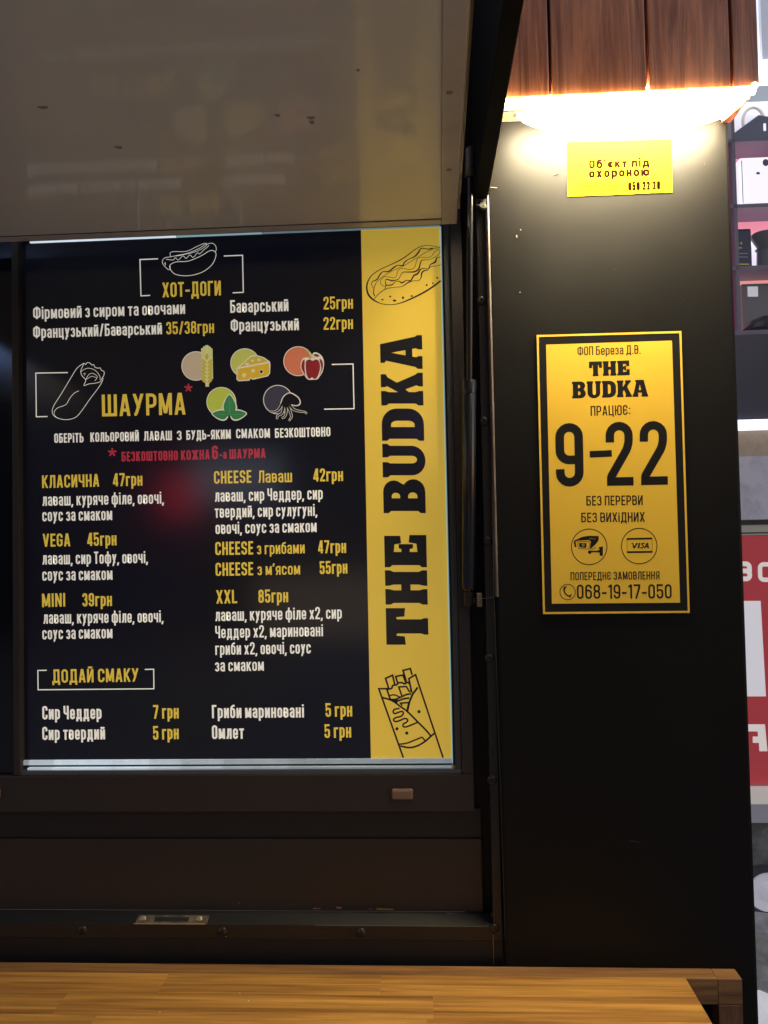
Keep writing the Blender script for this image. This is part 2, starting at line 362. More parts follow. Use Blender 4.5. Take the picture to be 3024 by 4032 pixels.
# ---- heavy slab letters: outlines in a unit box (u along the line, v up)
def arc(cx, cy, rx, ry, a0, a1, n=8):
    return [(cx + rx*math.cos(math.radians(a0+(a1-a0)*i/n)), cy + ry*math.sin(math.radians(a0+(a1-a0)*i/n))) for i in range(n+1)]
def slabs(x0, x1, up=True, e=.06):   # serif block ends under / over a stem
    return []
SLAB = {
 'T': (.80, [(.22,0),(.58,0),(.58,.10),(.555,.16),(.555,.74),(.60,.76),(.62,.56),(.80,.54),(.80,1),(0,1),(0,.54),(.18,.56),(.20,.76),(.245,.74),(.245,.16),(.22,.10)], []),
 'H': (.84, [(0,0),(.38,0),(.38,.08),(.35,.20),(.35,.40),(.49,.40),(.49,.20),(.46,.08),(.46,0),(.84,0),(.84,.12),(.80,.20),(.80,.80),(.84,.88),(.84,1),(.46,1),(.46,.92),(.49,.80),(.49,.62),(.35,.62),(.35,.80),(.38,.92),(.38,1),(0,1),(0,.88),(.04,.80),(.04,.20),(0,.12)], []),
 'E': (.78, [(0,0),(.78,0),(.78,.40),(.60,.42),(.57,.24),(.37,.22),(.37,.40),(.44,.40),(.46,.32),(.56,.32),(.56,.66),(.46,.66),(.44,.60),(.37,.60),(.37,.78),(.55,.76),(.58,.60),(.76,.62),(.76,1),(0,1),(0,.88),(.05,.82),(.05,.18),(0,.12)], []),
 'B': (.80, [(0,0),(.50,0)]+arc(.50,.28,.30,.28,-90,55,8)+arc(.50,.745,.27,.255,-40,90,8)+[(0,1),(0,.88),(.05,.82),(.05,.18),(0,.12)],
       [[(.35,.19)]+arc(.40,.30,.09,.11,-90,90,6)+[(.35,.41)], [(.35,.60)]+arc(.40,.70,.08,.10,-90,90,6)+[(.35,.80)]]),
 'U': (.84, [(0,1),(0,.88),(.05,.82),(.05,.30)]+arc(.42,.30,.37,.32,180,360,12)+[(.79,.82),(.84,.88),(.84,1),(.50,1),(.50,.88),(.54,.82),(.54,.34)]+arc(.445,.30,.095,.12,0,-180,8)+[(.35,.82),(.38,.88),(.38,1)], []),
 'D': (.82, [(0,0),(.42,0)]+arc(.42,.36,.40,.36,-90,0,7)+arc(.42,.64,.40,.36,0,90,7)+[(0,1),(0,.88),(.05,.82),(.05,.18),(0,.12)],
       [[(.35,.22)]+arc(.40,.36,.11,.14,-90,0,5)+arc(.40,.64,.11,.14,0,90,5)+[(.35,.78)]]),
 'K': (.86, [(0,0),(.38,0),(.38,.10),(.35,.18),(.35,.34),(.42,.42),(.53,.16),(.50,.10),(.50,0),(.86,0),(.86,.12),(.81,.18),(.60,.62),(.74,.84),(.82,.88),(.82,1),(.48,1),(.48,.90),(.51,.86),(.35,.60),(.35,.82),(.38,.90),(.38,1),(0,1),(0,.88),(.05,.82),(.05,.18),(0,.12)], []),
 'A': (.90, [(0,0),(.34,0),(.34,.10),(.31,.15),(.33,.24),(.53,.24),(.55,.15),(.52,.10),(.52,0),(.90,0),(.90,.12),(.86,.17),(.66,1),(.16,1),(.16,.90),(.22,.87),(.05,.17),(0,.12)], [[(.36,.40),(.50,.40),(.43,.74)]]),
}
def slab_word(word, mapf, kx=1.0, gap=.05, space=.35):
    """returns polys: (outer, holes) with mapf(u, v)"""
    u = 0; out = []
    tot = sum((SLAB[c][0] + gap) if c != ' ' else space for c in word) - gap
    for c in word:
        if c == ' ': u += space; continue
        w, o, hs = SLAB[c]
        out.append(([mapf((u+a)/tot, b) for a, b in o], [[mapf((u+a)/tot, b) for a, b in h_] for h_ in hs])); u += w+gap
    return out
# ================================================================== THE SETTING
gm = mat('grey_paving_ground', (0.24, 0.24, 0.245), rough=0.75, noise=(6, (0.32, 0.31, 0.31), .35, .7), bump=.5, bscale=60)
obj('ground', MB().add([(-60,-60,0),(60,-60,0),(60,60,0),(-60,60,0)], [(0,1,2,3)]).mesh('ground'), gm, kind='structure')
YB = 0.050      # plane of the lit menu
YF = 0.034      # face of the window frame
YC = 0.0        # face of the column
# world positions read off the photograph, each on its own plane
xc0 = P(1945, 2000, 0).x; xc1 = P(2921, 2000, 0).x           # column
xf0 = P(1903, 2000, .012).x                                   # bolted flange, left edge
zfl0 = P(1400, 3700, .012).z; zfl1 = P(1400, 3643, .012).z    # bottom flange
zhinge = P(1790, 880, .02).z; hz0 = zhinge + .055
# ---- kiosk: one thing, its panels are parts
kiosk = thing('kiosk', 'dark brown and black painted street food kiosk with a column panel and window frame', 'kiosk')
COLM = mat('column_laminate', (0.0058, 0.0054, 0.0058), rough=0.45, spec=0.16, bump=.18, bscale=900, noise=(2.6, (0.0080, 0.0074, 0.0076), .35, .75), rvar=.07, rscale=3)
ztop = 3.0
MB().box(xc0, xc1, 0, .5, 0.0, ztop).build('column_panel', COLM, kiosk, bevel=.006, smooth=True)
# narrow pale column corner: lamp highlight put into its colour, upper part only
zc_a, zc_b = P(1930, 765, -.004).z, P(1945, 2350, -.004).z
EDGE = mat('lit_corner_tone', (0.16, 0.13, 0.115), rough=0.5, metal=.2, noise=(9, (0.07, 0.055, 0.05), .35, .65))
mb = MB(); xa = P(1936, 1500, 0).x
n = 8
ring0 = [(xa-.0035 + .007*i/n, .001 - .004*math.sin(math.pi*i/n)) for i in range(n+1)]
L0 = [(x, y, zc_b) for x, y in ring0]+[(xa+.0035, .012, zc_b), (xa-.0035, .012, zc_b)]; L1 = [(x, y, zc_a) for x, y in ring0]+[(xa+.0035, .012, zc_a), (xa-.0035, .012, zc_a)]
mb.prism(L0, L1).build('corner_highlight', EDGE, kiosk, smooth=True)
# flange with bolts, right of the window and along the sill
xfl1 = xa - .0036
zcorner = zfl1
MB().box(xf0, xfl1, .012, .05, zfl0, min(P(1900, 790, .012).z, hz0-.001)).build('side_flange', BSTEEL, kiosk, bevel=.001, smooth=True)
MB().box(-1.2, xf0-.0005, .012, .05, zfl0, zfl1).build('sill_flange', BSTEEL, kiosk, bevel=.001, smooth=True)
def bolt(px, py, y, r=.0085, name='bolt', mt=BSTEEL):
    p = P(px, py, y); mb = MB()
    mb.lathe((p.x, p.y, p.z), (0, -1, 0), [(0, r), (.0012, r), (.003, r*.86), (.0042, r*.5), (.0042, r*.42), (.0025, r*.36), (.0025, 0)], 20)
    return mb.build(name, mt, kiosk, smooth=True)
for q in ((1896,1185), (1907,1660), (1921,2130), (1928,2590), (1937,3070), (1947,3655), (325,3662), (876,3668), (1422,3672)): bolt(*q, .012)
# dark recess behind the gas strut
xg0 = P(1838, 2000, .06).x
box('recess_back', GAP, kiosk, xg0-.02, xfl1, .060, .08, zfl1, zhinge+.05)
# sill: dark sloped step above the bottom flange
zs1 = P(1000, 3592, .04).z
mb = MB(); y0, y1 = .012, .046
mb.prism([(-1.2, y0+.002, zfl1), (-1.2, y1, zfl1), (-1.2, y1, zs1), (-1.2, y1-.006, zs1)], [(xf0-.001, y0+.002, zfl1), (xf0-.001, y1, zfl1), (xf0-.001, y1, zs1), (xf0-.001, y1-.006, zs1)])
mb.build('sill', DARK, kiosk)
# lower wall panel, dark band, frame rail
zp1 = P(1000, 3301, .046).z; zb1 = P(1000, 3192, .040).z
box('lower_panel', FRAME, kiosk, -1.2, xg0+.012, .046, .08, zs1, zp1-.001, bevel=.001)
box('rail_band', DARK, kiosk, -1.2, xg0+.012, .050, .08, zp1, zb1)
# ---- menu lightbox geometry
bx0 = P(91, 2500, YB).x; bx1 = P(1763, 2300, YB).x; bz0 = P(900, 2988, YB).z; bz1 = P(560, 941, YB).z
zr1 = P(900, 3052, YF).z
box('window_rail', FRAME, kiosk, -1.2, xg0, YF, .08, zb1, zr1, bevel=.0015)
xr0 = P(1800, 2200, YF).x
box('window_stile', FRAME, kiosk, xr0, xg0, YF+.0005, .08, zr1+.0005, zhinge+.05, bevel=.0015)
xl1 = P(76, 2300, YF).x; xl0 = P(48, 2300, YF).x
box('window_stile', FRAME, kiosk, xl0+.0006, xl1, YF+.0005, .08, zr1+.0005, zhinge+.05, bevel=.0015)
GLASSD = mat('dark_tinted_glass', (0.004, 0.005, 0.010), rough=0.12, spec=.6, rvar=.04)
box('window_pane', GLASSD, kiosk, -1.2, xl0, YF+.012, .08, zr1+.0005, zhinge+.05)
box('upper_wall', BEAM, kiosk, -1.2, xfl1, .020, .09, hz0, 2.95)
ALU = mat('aluminium_channel', (0.42, 0.45, 0.47), rough=.35, metal=.7, emit=.05, ecol=(.55, .8, .95))
lp = mat('push_latch_metal', (0.26, 0.17, 0.12), rough=.4, metal=.4)
for q in (1585, -36):
    p = P(q, 3123, YF); MB().box(p.x-.0190, p.x+.0190, p.y-.010, p.y+.002, p.z-.0085, p.z+.0085).build('latch_button', lp, kiosk, bevel=.003, smooth=True)
# strike plate on the sill
sp = mat('worn_strike_plate', (0.10, 0.085, 0.07), rough=.45, metal=.5, noise=(40, (0.28, .22, .16), .45, .7))
a = P(532, 3640, .013); b = P(805, 3640, .013); zt_ = P(670, 3606, .03).z
mb = MB(); d = .0012
def platept(x, z): 
    t = (z - zfl1)/(zs1 - zfl1); return (x, .014 + t*(.040-.014) - .0016, z)
zA = zfl1 + .0002; zB = zfl1 + (zs1-zfl1)*.72
xs0, xs1, hs0, hs1 = a.x, b.x, P(607, 3630, .02).x, P(742, 3630, .02).x
zh0 = zA + (zB-zA)*.22; zh1 = zA + (zB-zA)*.80
def quad(xA, xB, zC, zD, off=0): return [platept(xA, zC), platept(xB, zC), platept(xB, zD), platept(xA, zD)]
for q in ((xs0, hs0, zA, zB), (hs1, xs1+.004, zA, zB), (hs0, hs1, zA, zh0), (hs0, hs1, zh1, zB)):
    A = quad(*q); B = [(x, y+.002, z) for x, y, z in A]; mb.prism(A, B)
mb.build('strike_plate', sp, kiosk)
A = quad(hs0, hs1, zh0, zh1); MB().prism([(x, y+.0012, z) for x, y, z in A], [(x, y+.002, z) for x, y, z in A]).build('strike_slot', GAP, kiosk)
MB().box(xs0-.002, xs1+.001, .0115, .0135, zfl1-.0006, zfl1+.0010).build('plate_lip', mat('plate_lip_metal', (.4, .32, .22), .4, .4), kiosk)
for px in (560, 782):
    x = P(px, 3622, .02).x; q = platept(x, (zA+zB)/2); MB().lathe(q, (0, -1, .6), [(0, .0065), (.0012, .005), (.0012, 0)], 14).build('plate_screw', mat('screw_brass', (.38, .28, .17), .4, .5), kiosk, smooth=True)
# dark base board under the flange
box('base_board', DARK, kiosk, -1.2, xfl1, .014, .05, 0, zfl0-.001)
# paint chips: bare edges; last line is a painted highlight
def chips(name, segs, y, mt=SCRATCH, th=.0012):
    for (x0, y0, x1, y1, w) in segs:
        mb = MB()
        A, B = P(x0, y0, y), P(x1, y1, y); dv = (B-A).normalized(); nn = Vector((-dv.z, 0, dv.x))*w*.5
        mb.prism([A+nn, B+nn*.5, B-nn*.5, A-nn], [v+Vector((0, .001, 0)) for v in (A+nn, B+nn*.5, B-nn*.5, A-nn)])
        mb.build(name, mt, kiosk)
chips('paint_chip', [(1483,3579,1550,3582,.003), (1325,3574,1345,3576,.004), (1233,3578,1262,3578,.002), (1760,3596,1812,3598,.001), (1452,3580,1465,3581,.001)], .0395)
chips('paint_chip', [(1942,3680,1944,3800,.0012), (1921,3640,1922,3655,.001)], .0105)
chips('paint_chip', [(1937,1800,1944,2356,.0009), (1893,2357,1944,2352,.0007)], .0008)
chips('paint_chip', [(1240,3644,1920,3649,.0012)], .0108, mat('edge_wear_highlight', (.10,.10,.085), .5))
chips('paint_chip', [(2046,1152,2050,1149,.002), (2033,930,2036,925,.002), (940,3555,940,3558,.001), (2049,905,2052,903,.0025),(2034,932,2037,934,.002)], -.0012, mat('chip_white', (.5,.45,.36), .5))
chips('scratch', [(2180,690,2200,684,.0005),(2420,1060,2426,1062,.0012),(2772,640,2776,652,.001),(2200,1530,2203,1532,.001),(2690,1180,2693,1181,.001),(2360,2560,2363,2562,.001),(2600,2810,2603,2811,.001),(2240,3050,2243,3051,.001),(2480,3310,2520,3318,.0004)], -.0012, mat('faint_scratch', (.022,.020,.018), .5))
chips('paint_chip', [(1931,737,1958,739,.0008)], -.0012, mat('chip_white', (.5,.45,.36), .5))
chips('edge_highlight', [(1946,2360,1990,3700,.0006)], -.0008, mat('edge_wear_highlight', (.10,.10,.085), .5))  # pale line: highlight along the column edge put into colour
# ================================================================== MENU LIGHTBOX
menu = thing('menu_lightbox', 'dark navy backlit menu board with a yellow band, framed by glowing glass edges', 'menu board')
xband = P(1441, 1950, YB).x
box('menu_panel', NAVY, menu, bx0, xband, YB, .075, bz0, bz1)
box('yellow_band', YELL, menu, xband, bx1, YB, .075, bz0, bz1)
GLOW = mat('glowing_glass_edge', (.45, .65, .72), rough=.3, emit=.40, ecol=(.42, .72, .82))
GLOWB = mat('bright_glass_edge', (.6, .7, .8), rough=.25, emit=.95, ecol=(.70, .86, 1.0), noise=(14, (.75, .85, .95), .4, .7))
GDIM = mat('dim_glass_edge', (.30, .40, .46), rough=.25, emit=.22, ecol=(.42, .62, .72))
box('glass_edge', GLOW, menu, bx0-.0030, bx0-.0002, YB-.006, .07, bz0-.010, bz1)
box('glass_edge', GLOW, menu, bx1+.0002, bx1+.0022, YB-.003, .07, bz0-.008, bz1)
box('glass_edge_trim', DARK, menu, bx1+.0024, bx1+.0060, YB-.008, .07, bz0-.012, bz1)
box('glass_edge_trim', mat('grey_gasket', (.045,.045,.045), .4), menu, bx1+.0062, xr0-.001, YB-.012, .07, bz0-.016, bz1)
xm = P(560, 3000, YB).x
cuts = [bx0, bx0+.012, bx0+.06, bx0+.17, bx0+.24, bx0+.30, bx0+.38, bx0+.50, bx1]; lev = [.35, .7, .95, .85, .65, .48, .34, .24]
for i, lv in enumerate(lev):      # no light behind: its fade to the right is stepped into emission strengths
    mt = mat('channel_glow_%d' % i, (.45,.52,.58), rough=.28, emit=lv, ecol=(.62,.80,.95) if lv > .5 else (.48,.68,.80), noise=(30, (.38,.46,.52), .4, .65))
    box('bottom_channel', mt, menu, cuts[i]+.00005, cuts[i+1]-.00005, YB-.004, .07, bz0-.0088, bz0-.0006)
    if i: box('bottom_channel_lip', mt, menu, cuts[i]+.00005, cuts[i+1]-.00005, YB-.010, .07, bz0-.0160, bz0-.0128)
for (a_, b_, mt) in ((bx0+.018, bx0+.30, GLOWB), (bx0+.301, P(1030, 950, YB).x, GLOW), (P(1032, 950, YB).x, bx1, GDIM)):  # top edge glow stepped down the same way by material
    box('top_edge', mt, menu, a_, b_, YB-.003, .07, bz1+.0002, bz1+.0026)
box('head_rail', FRAME, kiosk, xl1+.0006, xr0-.0006, YF, .08, bz1+.004, bz1+.12)
box('bottom_groove', GAP, menu, bx0, bx1, YB-.002, .07, bz0-.0124, bz0-.0090)
# plain grey strip below
box('bottom_channel_base', mat('channel_base', (.09, .09, .10), .35), menu, bx0-.001, xr0-.001, YB-.012, .07, zr1+.0004, bz0-.0172)
# ---- lettering on the menu
Y1 = YB - .0001
T_ = lambda mt, s, *a, **k: line_of_text(menu, Y1, mt, s, *a, **k)
T_(YTXT, 'ХОТ-ДОГИ', 640,1171, 870,1163, 58, .14)
T_(CREAM, 'Фірмовий з сиром та овочами', 131,1257, 729,1236, 49, .135)
T_(CREAM, 'Французький/Баварський', 131,1332, 638,1316, 48, .14)
T_(YTXT, '35/38грн', 655,1317, 843,1311, 49, .14)
T_(CREAM, 'Баварський', 907,1232, 1136,1225, 50, .14)
T_(CREAM, 'Французький', 909,1306, 1177,1300, 49, .14)
T_(YTXT, '25грн', 1274,1219, 1390,1215, 50, .14); T_(YTXT, '22грн', 1274,1299, 1390,1295, 50, .14)
T_(YTXT, 'ШАУРМА', 402,1640, 731,1632, 86, .14)
for s, x0, y0, x1, y1 in (('ОБЕРіТЬ',214,1744,329,1741.5), ('КОЛЬОРОВИЙ',356,1740,547,1737), ('ЛАВАШ',567,1735.5,677,1733), ('З',697,1733,715,1733), ('БУДЬ-ЯКИМ',734,1732,909,1728), ('СМАКОМ',930,1726,1063,1724), ('БЕЗКОШТОВНО',1083,1724,1301,1718)):
    T_(CREAM, s, x0, y0, x1, y1, 37, .155)
for s, x0, y0, x1, y1, c in (('БЕЗКОШТОВНО',479,1817,701,1812,38), ('КОЖНА',713,1812,826,1808,38), ('6',835,1809,859,1808,54), ('-а',865,1807,892,1806,36), ('ШАУРМА',904,1807,1046,1803,38)):
    T_(RTXT, s, x0, y0, x1, y1, c, .17)
for cx, cy, r in ((442,1781,17), (742,1527,16)):
    I = Ink(Y1)
    for k in range(5):
        a = math.radians(-90+72*k); I.line([(cx, cy), (cx+r*math.cos(a), cy+r*math.sin(a))], 7)
    I.build('asterisk', RTXT, menu)
L_ = [(YTXT,'КЛАСИЧНА',166,1922,391,1916,50), (YTXT,'47грн',445,1915,561,1912,51), (CREAM,'лаваш, куряче філе, овочі,',167,1992,646,1983,48), (CREAM,'соус за смаком',167,2053,442,2048,48),
 (YTXT,'VEGA',169,2153,277,2151,51), (YTXT,'45грн',344,2150,459,2147,52), (CREAM,'лаваш, сир Тофу, овочі,',167,2223,583,2217,48), (CREAM,'соус за смаком',167,2287,443,2283,48),
 (YTXT,'MINI',166,2391,257,2388,53), (YTXT,'39грн',325,2388,441,2386,52), (CREAM,'лаваш, куряче філе, овочі,',171,2456,644,2450,48), (CREAM,'соус за смаком',167,2518,443,2513,48),
 (YTXT,'ДОДАЙ СМАКУ',206,2689,546,2684,53),
 (YTXT,'CHEESE',843,1905,990,1901,50), (YTXT,'Лаваш',1018,1901,1150,1898,48), (YTXT,'42грн',1234,1896,1351,1894,51),
 (CREAM,'лаваш, сир Чеддер, сир',846,1976,1271,1966,48), (CREAM,'твердий, сир сулугуні,',846,2039,1250,2031,48), (CREAM,'овочі, соус за смаком',849,2103,1247,2095,48),
 (YTXT,'CHEESE',848,2186,997,2183,52), (YTXT,'з грибами',1012,2183,1200,2179,46), (YTXT,'47грн',1253,2179,1363,2177,51),
 (YTXT,'CHEESE',849,2268,997,2265,52), (YTXT,"з м'ясом",1014,2265,1182,2262,46), (YTXT,'55грн',1259,2261,1368,2258,51),
 (YTXT,'XXL',852,2377,934,2375,53), (YTXT,'85грн',1018,2374,1135,2371,52),
 (CREAM,'лаваш, куряче філе x2, сир',848,2446,1346,2436,48), (CREAM,'Чеддер x2, мариновані',848,2513,1272,2505,48), (CREAM,'гриби x2, овочі, соус',848,2579,1224,2573,48), (CREAM,'за смаком',847,2644,1039,2641,47),
 (CREAM,'Сир Чеддер',167,2833,400,2831,53), (YTXT,'7 грн',603,2830,704,2829,54), (CREAM,'Сир твердий',167,2914,414,2911,52), (YTXT,'5 грн',603,2913,704,2910,54),
 (CREAM,'Гриби мариновані',835,2828,1197,2825,52), (YTXT,'5 грн',1282,2823,1387,2821,54), (CREAM,'Омлет',835,2910,961,2909,54), (YTXT,'5 грн',1278,2906,1383,2904,54)]
for q in L_: T_(q[0], q[1], *q[2:], .145 if q[6] > 48 else .13)
BRK = ink('bracket_white', (.86, .82, .72), PE)
for pts in ([(622,1019),(551,1022),(555,1165),(591,1163)], [(881,1008),(955,1005),(958,1151),(916,1153)], [(267,1467),(141,1469),(143,1641),(187,1640)], [(1306,1435),(1390,1433),(1394,1609),(1276,1611)], [(184,2639),(149,2640),(150,2716),(606,2712),(605,2635),(570,2636)]):
    I = Ink(Y1); I.line(pts, 4.2); I.build('bracket_line', BRK, menu)
# hot dog drawing
I = Ink(Y1); q = lambda x, y: (x/1.659, 900+y/1.659)
I.curve([q(*p) for p in ((1110,240),(1150,218),(1230,212),(1310,180),(1370,145),(1400,148),(1411,175),(1385,235),(1320,285),(1230,308),(1150,300),(1115,270))], 2.4, True)
I.curve([q(*p) for p in ((1110,240),(1112,262),(1100,268),(1070,240),(1060,215),(1075,192),(1110,185),(1160,175),(1230,160),(1300,130),(1345,100))], 2.0)
I.curve([q(*p) for p in ((1345,105),(1380,95),(1405,108),(1413,135),(1405,155))], 2.0)
I.curve([q(*p) for p in ((1115,182),(1112,158),(1140,150),(1220,148),(1290,115),(1335,97),(1352,102),(1335,122),(1280,150),(1200,170),(1150,180))], 1.8)
I.curve([q(*p) for p in ((1085,200),(1130,205),(1145,190),(1165,205),(1195,178),(1215,195),(1240,172),(1262,188),(1290,158),(1305,165),(1330,140),(1350,125),(1365,110))], 2.0)
I.curve([q(*p) for p in ((1070,225),(1082,232),(1074,240))], 1.5); I.curve([q(*p) for p in ((1080,218),(1080,240))], 1.5)
I.build('hot_dog_drawing', BRK, menu)
# wrap drawing
I = Ink(Y1)
I.curve([q(*p) for p in ((548,880),(505,910),(460,980),(400,1080),(350,1160),(342,1205),(370,1235),(430,1248),(490,1235),(530,1195),(590,1110),(650,1030),(672,985),(668,975))], 2.2)
I.curve([q(*p) for p in ((352,1200),(375,1172),(430,1150),(455,1110),(485,1075),(515,1060))], 2.0); I.curve([q(*p) for p in ((352,1200),(360,1225),(380,1238))], 1.8)
I.curve([q(*p) for p in ((548,880),(560,888),(570,875),(590,880),(600,892),(612,888),(620,905),(640,912),(655,910),(662,925),(680,935),(678,960),(668,975),(655,1000),(620,1010),(580,1015),(548,1025),(560,990),(535,960),(528,930),(540,900))], 2.2, True)
I.curve([q(*p) for p in ((530,935),(550,920),(580,912),(620,925),(650,960),(655,990))], 1.8); I.curve([q(*p) for p in ((560,990),(575,960),(600,945),(635,965),(620,995))], 1.8)
I.curve([q(*p) for p in ((565,985),(600,965),(630,975))], 1.6); I.curve([q(*p) for p in ((545,950),(556,945),(552,960))], 1.6)
I.build('wrap_drawing', BRK, menu)
# round icons
RIM = ink('icon_rim', (.70, .64, .52), PE); q = lambda x, y: (650+x/2.212, 1300+y/2.212)
def circ(name, cx, cy, r, col, y=Y1):
    c0 = q(cx, cy); I = Ink(y); I.disc(c0[0], c0[1], r/2.212); I.build(name+'_rim', RIM, menu)
    I = Ink(y-.0001); I.disc(c0[0], c0[1], r/2.212-3); I.build(name, ink(name, col, PE), menu)
circ('flour_disc', 270, 312, 128, (.52, .40, .26)); circ('cheese_disc', 695, 285, 127, (.50, .50, .10)); circ('pepper_disc', 1160, 270, 130, (.60, .17, .08))
circ('herb_disc', 490, 625, 130, (.45, .50, .06)); circ('ink_disc', 982, 605, 128, (.045, .042, .062))
Y2 = Y1-.0002; Y3 = Y1-.0004; Y4 = Y1-.0006
# wheat
WH = ink('wheat', (.55, .40, .06), PE); WHR = ink('wheat_rim', (.60, .60, .26), PE)
I = Ink(Y2); I.poly([q(*p) for p in ((313,160),(330,155),(332,140),(350,140),(352,130),(376,130),(378,140),(395,142),(397,155),(413,160),(418,420),(382,468),(382,492),(352,492),(352,468),(322,420))]); I.build('wheat_rim', WHR, menu)
I = Ink(Y3)
for k in range(6):
    y = 262+k*33
    for sx in (-1, 1): I.blob([q(365+sx*5, y+30), q(365+sx*12, y+10), q(365+sx*42, y-12), q(365+sx*44, y+10), q(365+sx*28, y+28)], 3)
I.blob([q(365,200), q(378,225), q(374,250), q(362,255), q(350,245), q(352,222)], 3)
for x in (328, 346, 384, 402): I.line([q(x, 165), q(x, 235)], 1.5)
I.build('wheat_ear', WH, menu)
# cheese
I = Ink(Y2); I.poly([q(*p) for p in ((622,335),(640,318),(748,222),(800,218),(860,236),(912,272),(918,300),(914,378),(895,402),(765,432),(745,420),(735,440),(640,445),(622,430))]); I.build('cheese_rim', RIM, menu)
I = Ink(Y3); I.poly([q(*p) for p in ((632,338),(905,286),(908,372),(890,394),(768,424),(745,410),(728,432),(642,436),(630,425))]); I.build('cheese_side', ink('cheese_side', (.66, .40, .03), PE), menu)
I = Ink(Y3); I.poly([q(*p) for p in ((645,324),(752,230),(800,226),(856,244),(902,274))]); I.build('cheese_top', ink('cheese_top', (.56, .42, .05), PE), menu)
I = Ink(Y4)
for cx, cy, r, e in ((688,392,18,1), (767,353,16,1), (838,362,20,1), (715,296,17,.7), (760,266,14,.7), (817,259,15,.7)): c0 = q(cx, cy); I.disc(c0[0], c0[1], r/2.212, r*e/2.212, 20)
I.build('cheese_hole', ink('cheese_hole', (.72, .62, .34), PE), menu)
c0 = q(838, 362); I = Ink(Y4-.0001); I.disc(*c0, 6, n=20); I.build('cheese_hole_dark', NINK, menu)
# pepper
I = Ink(Y2); I.blob([q(*p) for p in ((1180,300),(1195,250),(1225,240),(1250,240),(1270,250),(1290,198),(1330,198),(1370,232),(1385,290),(1372,360),(1345,405),(1325,428),(1285,432),(1245,430),(1215,395),(1185,345))], 4); I.build('pepper_rim', RIM, menu)
PEP = ink('pepper', (.24, .018, .02), PE); I = Ink(Y3)
I.blob([q(*p) for p in ((1228,270),(1260,255),(1285,268),(1310,255),(1340,270),(1350,330),(1330,400),(1305,425),(1280,412),(1255,425),(1235,395),(1225,330))], 4)
I.blob([q(*p) for p in ((1215,255),(1192,280),(1188,330),(1208,370),(1222,395),(1215,330))], 4)
I.blob([q(*p) for p in ((1345,250),(1372,275),(1375,325),(1355,375),(1345,390),(1360,330))], 4); I.blob([q(*p) for p in ((1290,215),(1320,208),(1345,225),(1320,232))], 4)
I.build('pepper_body', PEP, menu)
I = Ink(Y4); I.curve([q(1240,175), q(1255,200), q(1275,240)], [9, 5, 7]); I.curve([q(1248,240), q(1275,232), q(1305,238)], 4); I.build('pepper_stem', ink('stem', (.42, .44, .08), PE), menu)
# herb leaves
def leaf(cx, cy, L, Wd, ang, y, mt, nm):
    a = math.radians(ang); pts = []
    for k in range(20):
        t = k/20*2*math.pi; u = -math.cos(t)*L/2; w = math.sin(t)*Wd/2*(1 - .45*u/(L/2)) ; pts.append((cx + (u*math.cos(a) - w*math.sin(a))/2.212, cy + (u*math.sin(a)+w*math.cos(a))/2.212))
    I = Ink(y); I.poly(pts); return I.build(nm, mt, menu)
GRN = ink('leaf_green', (.035, .20, .06), PE); VEIN = ink('leaf_vein', (.12, .32, .14), PE)
for i, (x, y, L, Wd, an) in enumerate(((562,645,180,120,-92), (478,735,150,95,188), (640,735,150,95,-8))):
    c0 = q(x, y); leaf(*c0, L, Wd, an, Y2-i*.00003, RIM, 'leaf_rim')
for i, (x, y, L, Wd, an) in enumerate(((562,645,160,98,-92), (478,735,130,72,188), (640,735,130,72,-8), (530,728,66,42,185), (596,728,66,42,-5))):
    c0 = q(x, y); leaf(*c0, L, Wd, an, Y3-i*.00003, GRN, 'herb_leaf')
I = Ink(Y4-.0001)
I.line([q(562,735), q(560,585)], 1.3)
for k in range(5):
    for s_ in (-1, 1): I.line([q(561, 710-k*24), q(561+s_*(34-k*4), 690-k*24)], 1.0)
I.line([q(562,735), q(425,732)], 1.2); I.line([q(562,735), q(695,732)], 1.2)
I.build('leaf_vein', VEIN, menu)
# octopus
OC = NINK
I = Ink(Y2); I.blob([q(*p) for p in ((1060,550),(1090,542),(1125,555),(1165,585),(1182,625),(1170,655),(1135,662),(1100,655),(1060,665),(1010,660),(1005,630),(1025,580))], 4)
tent = [[(1020,640),(990,690),(950,712),(915,708)], [(1035,645),(1020,720),(980,745),(975,775)], [(1050,650),(1055,710),(1040,755),(1015,765)], [(1065,650),(1090,710),(1100,755),(1078,790)], [(1085,650),(1120,690),(1180,708),(1215,712),(1235,728)]]
for tt in tent: I.curve([q(*p) for p in tt], [13, 11, 9, 7, 7][:len(tt)])
I.build('octopus_rim', RIM, menu)
I = Ink(Y3); I.blob([q(*p) for p in ((1062,558),(1090,551),(1122,564),(1158,592),(1173,625),(1163,647),(1135,653),(1100,647),(1060,657),(1018,655),(1014,630),(1032,585))], 4)
for tt in tent: I.curve([q(*p) for p in tt], [10, 7, 5, 3, 3][:len(tt)])
I.build('octopus_body', OC, menu)
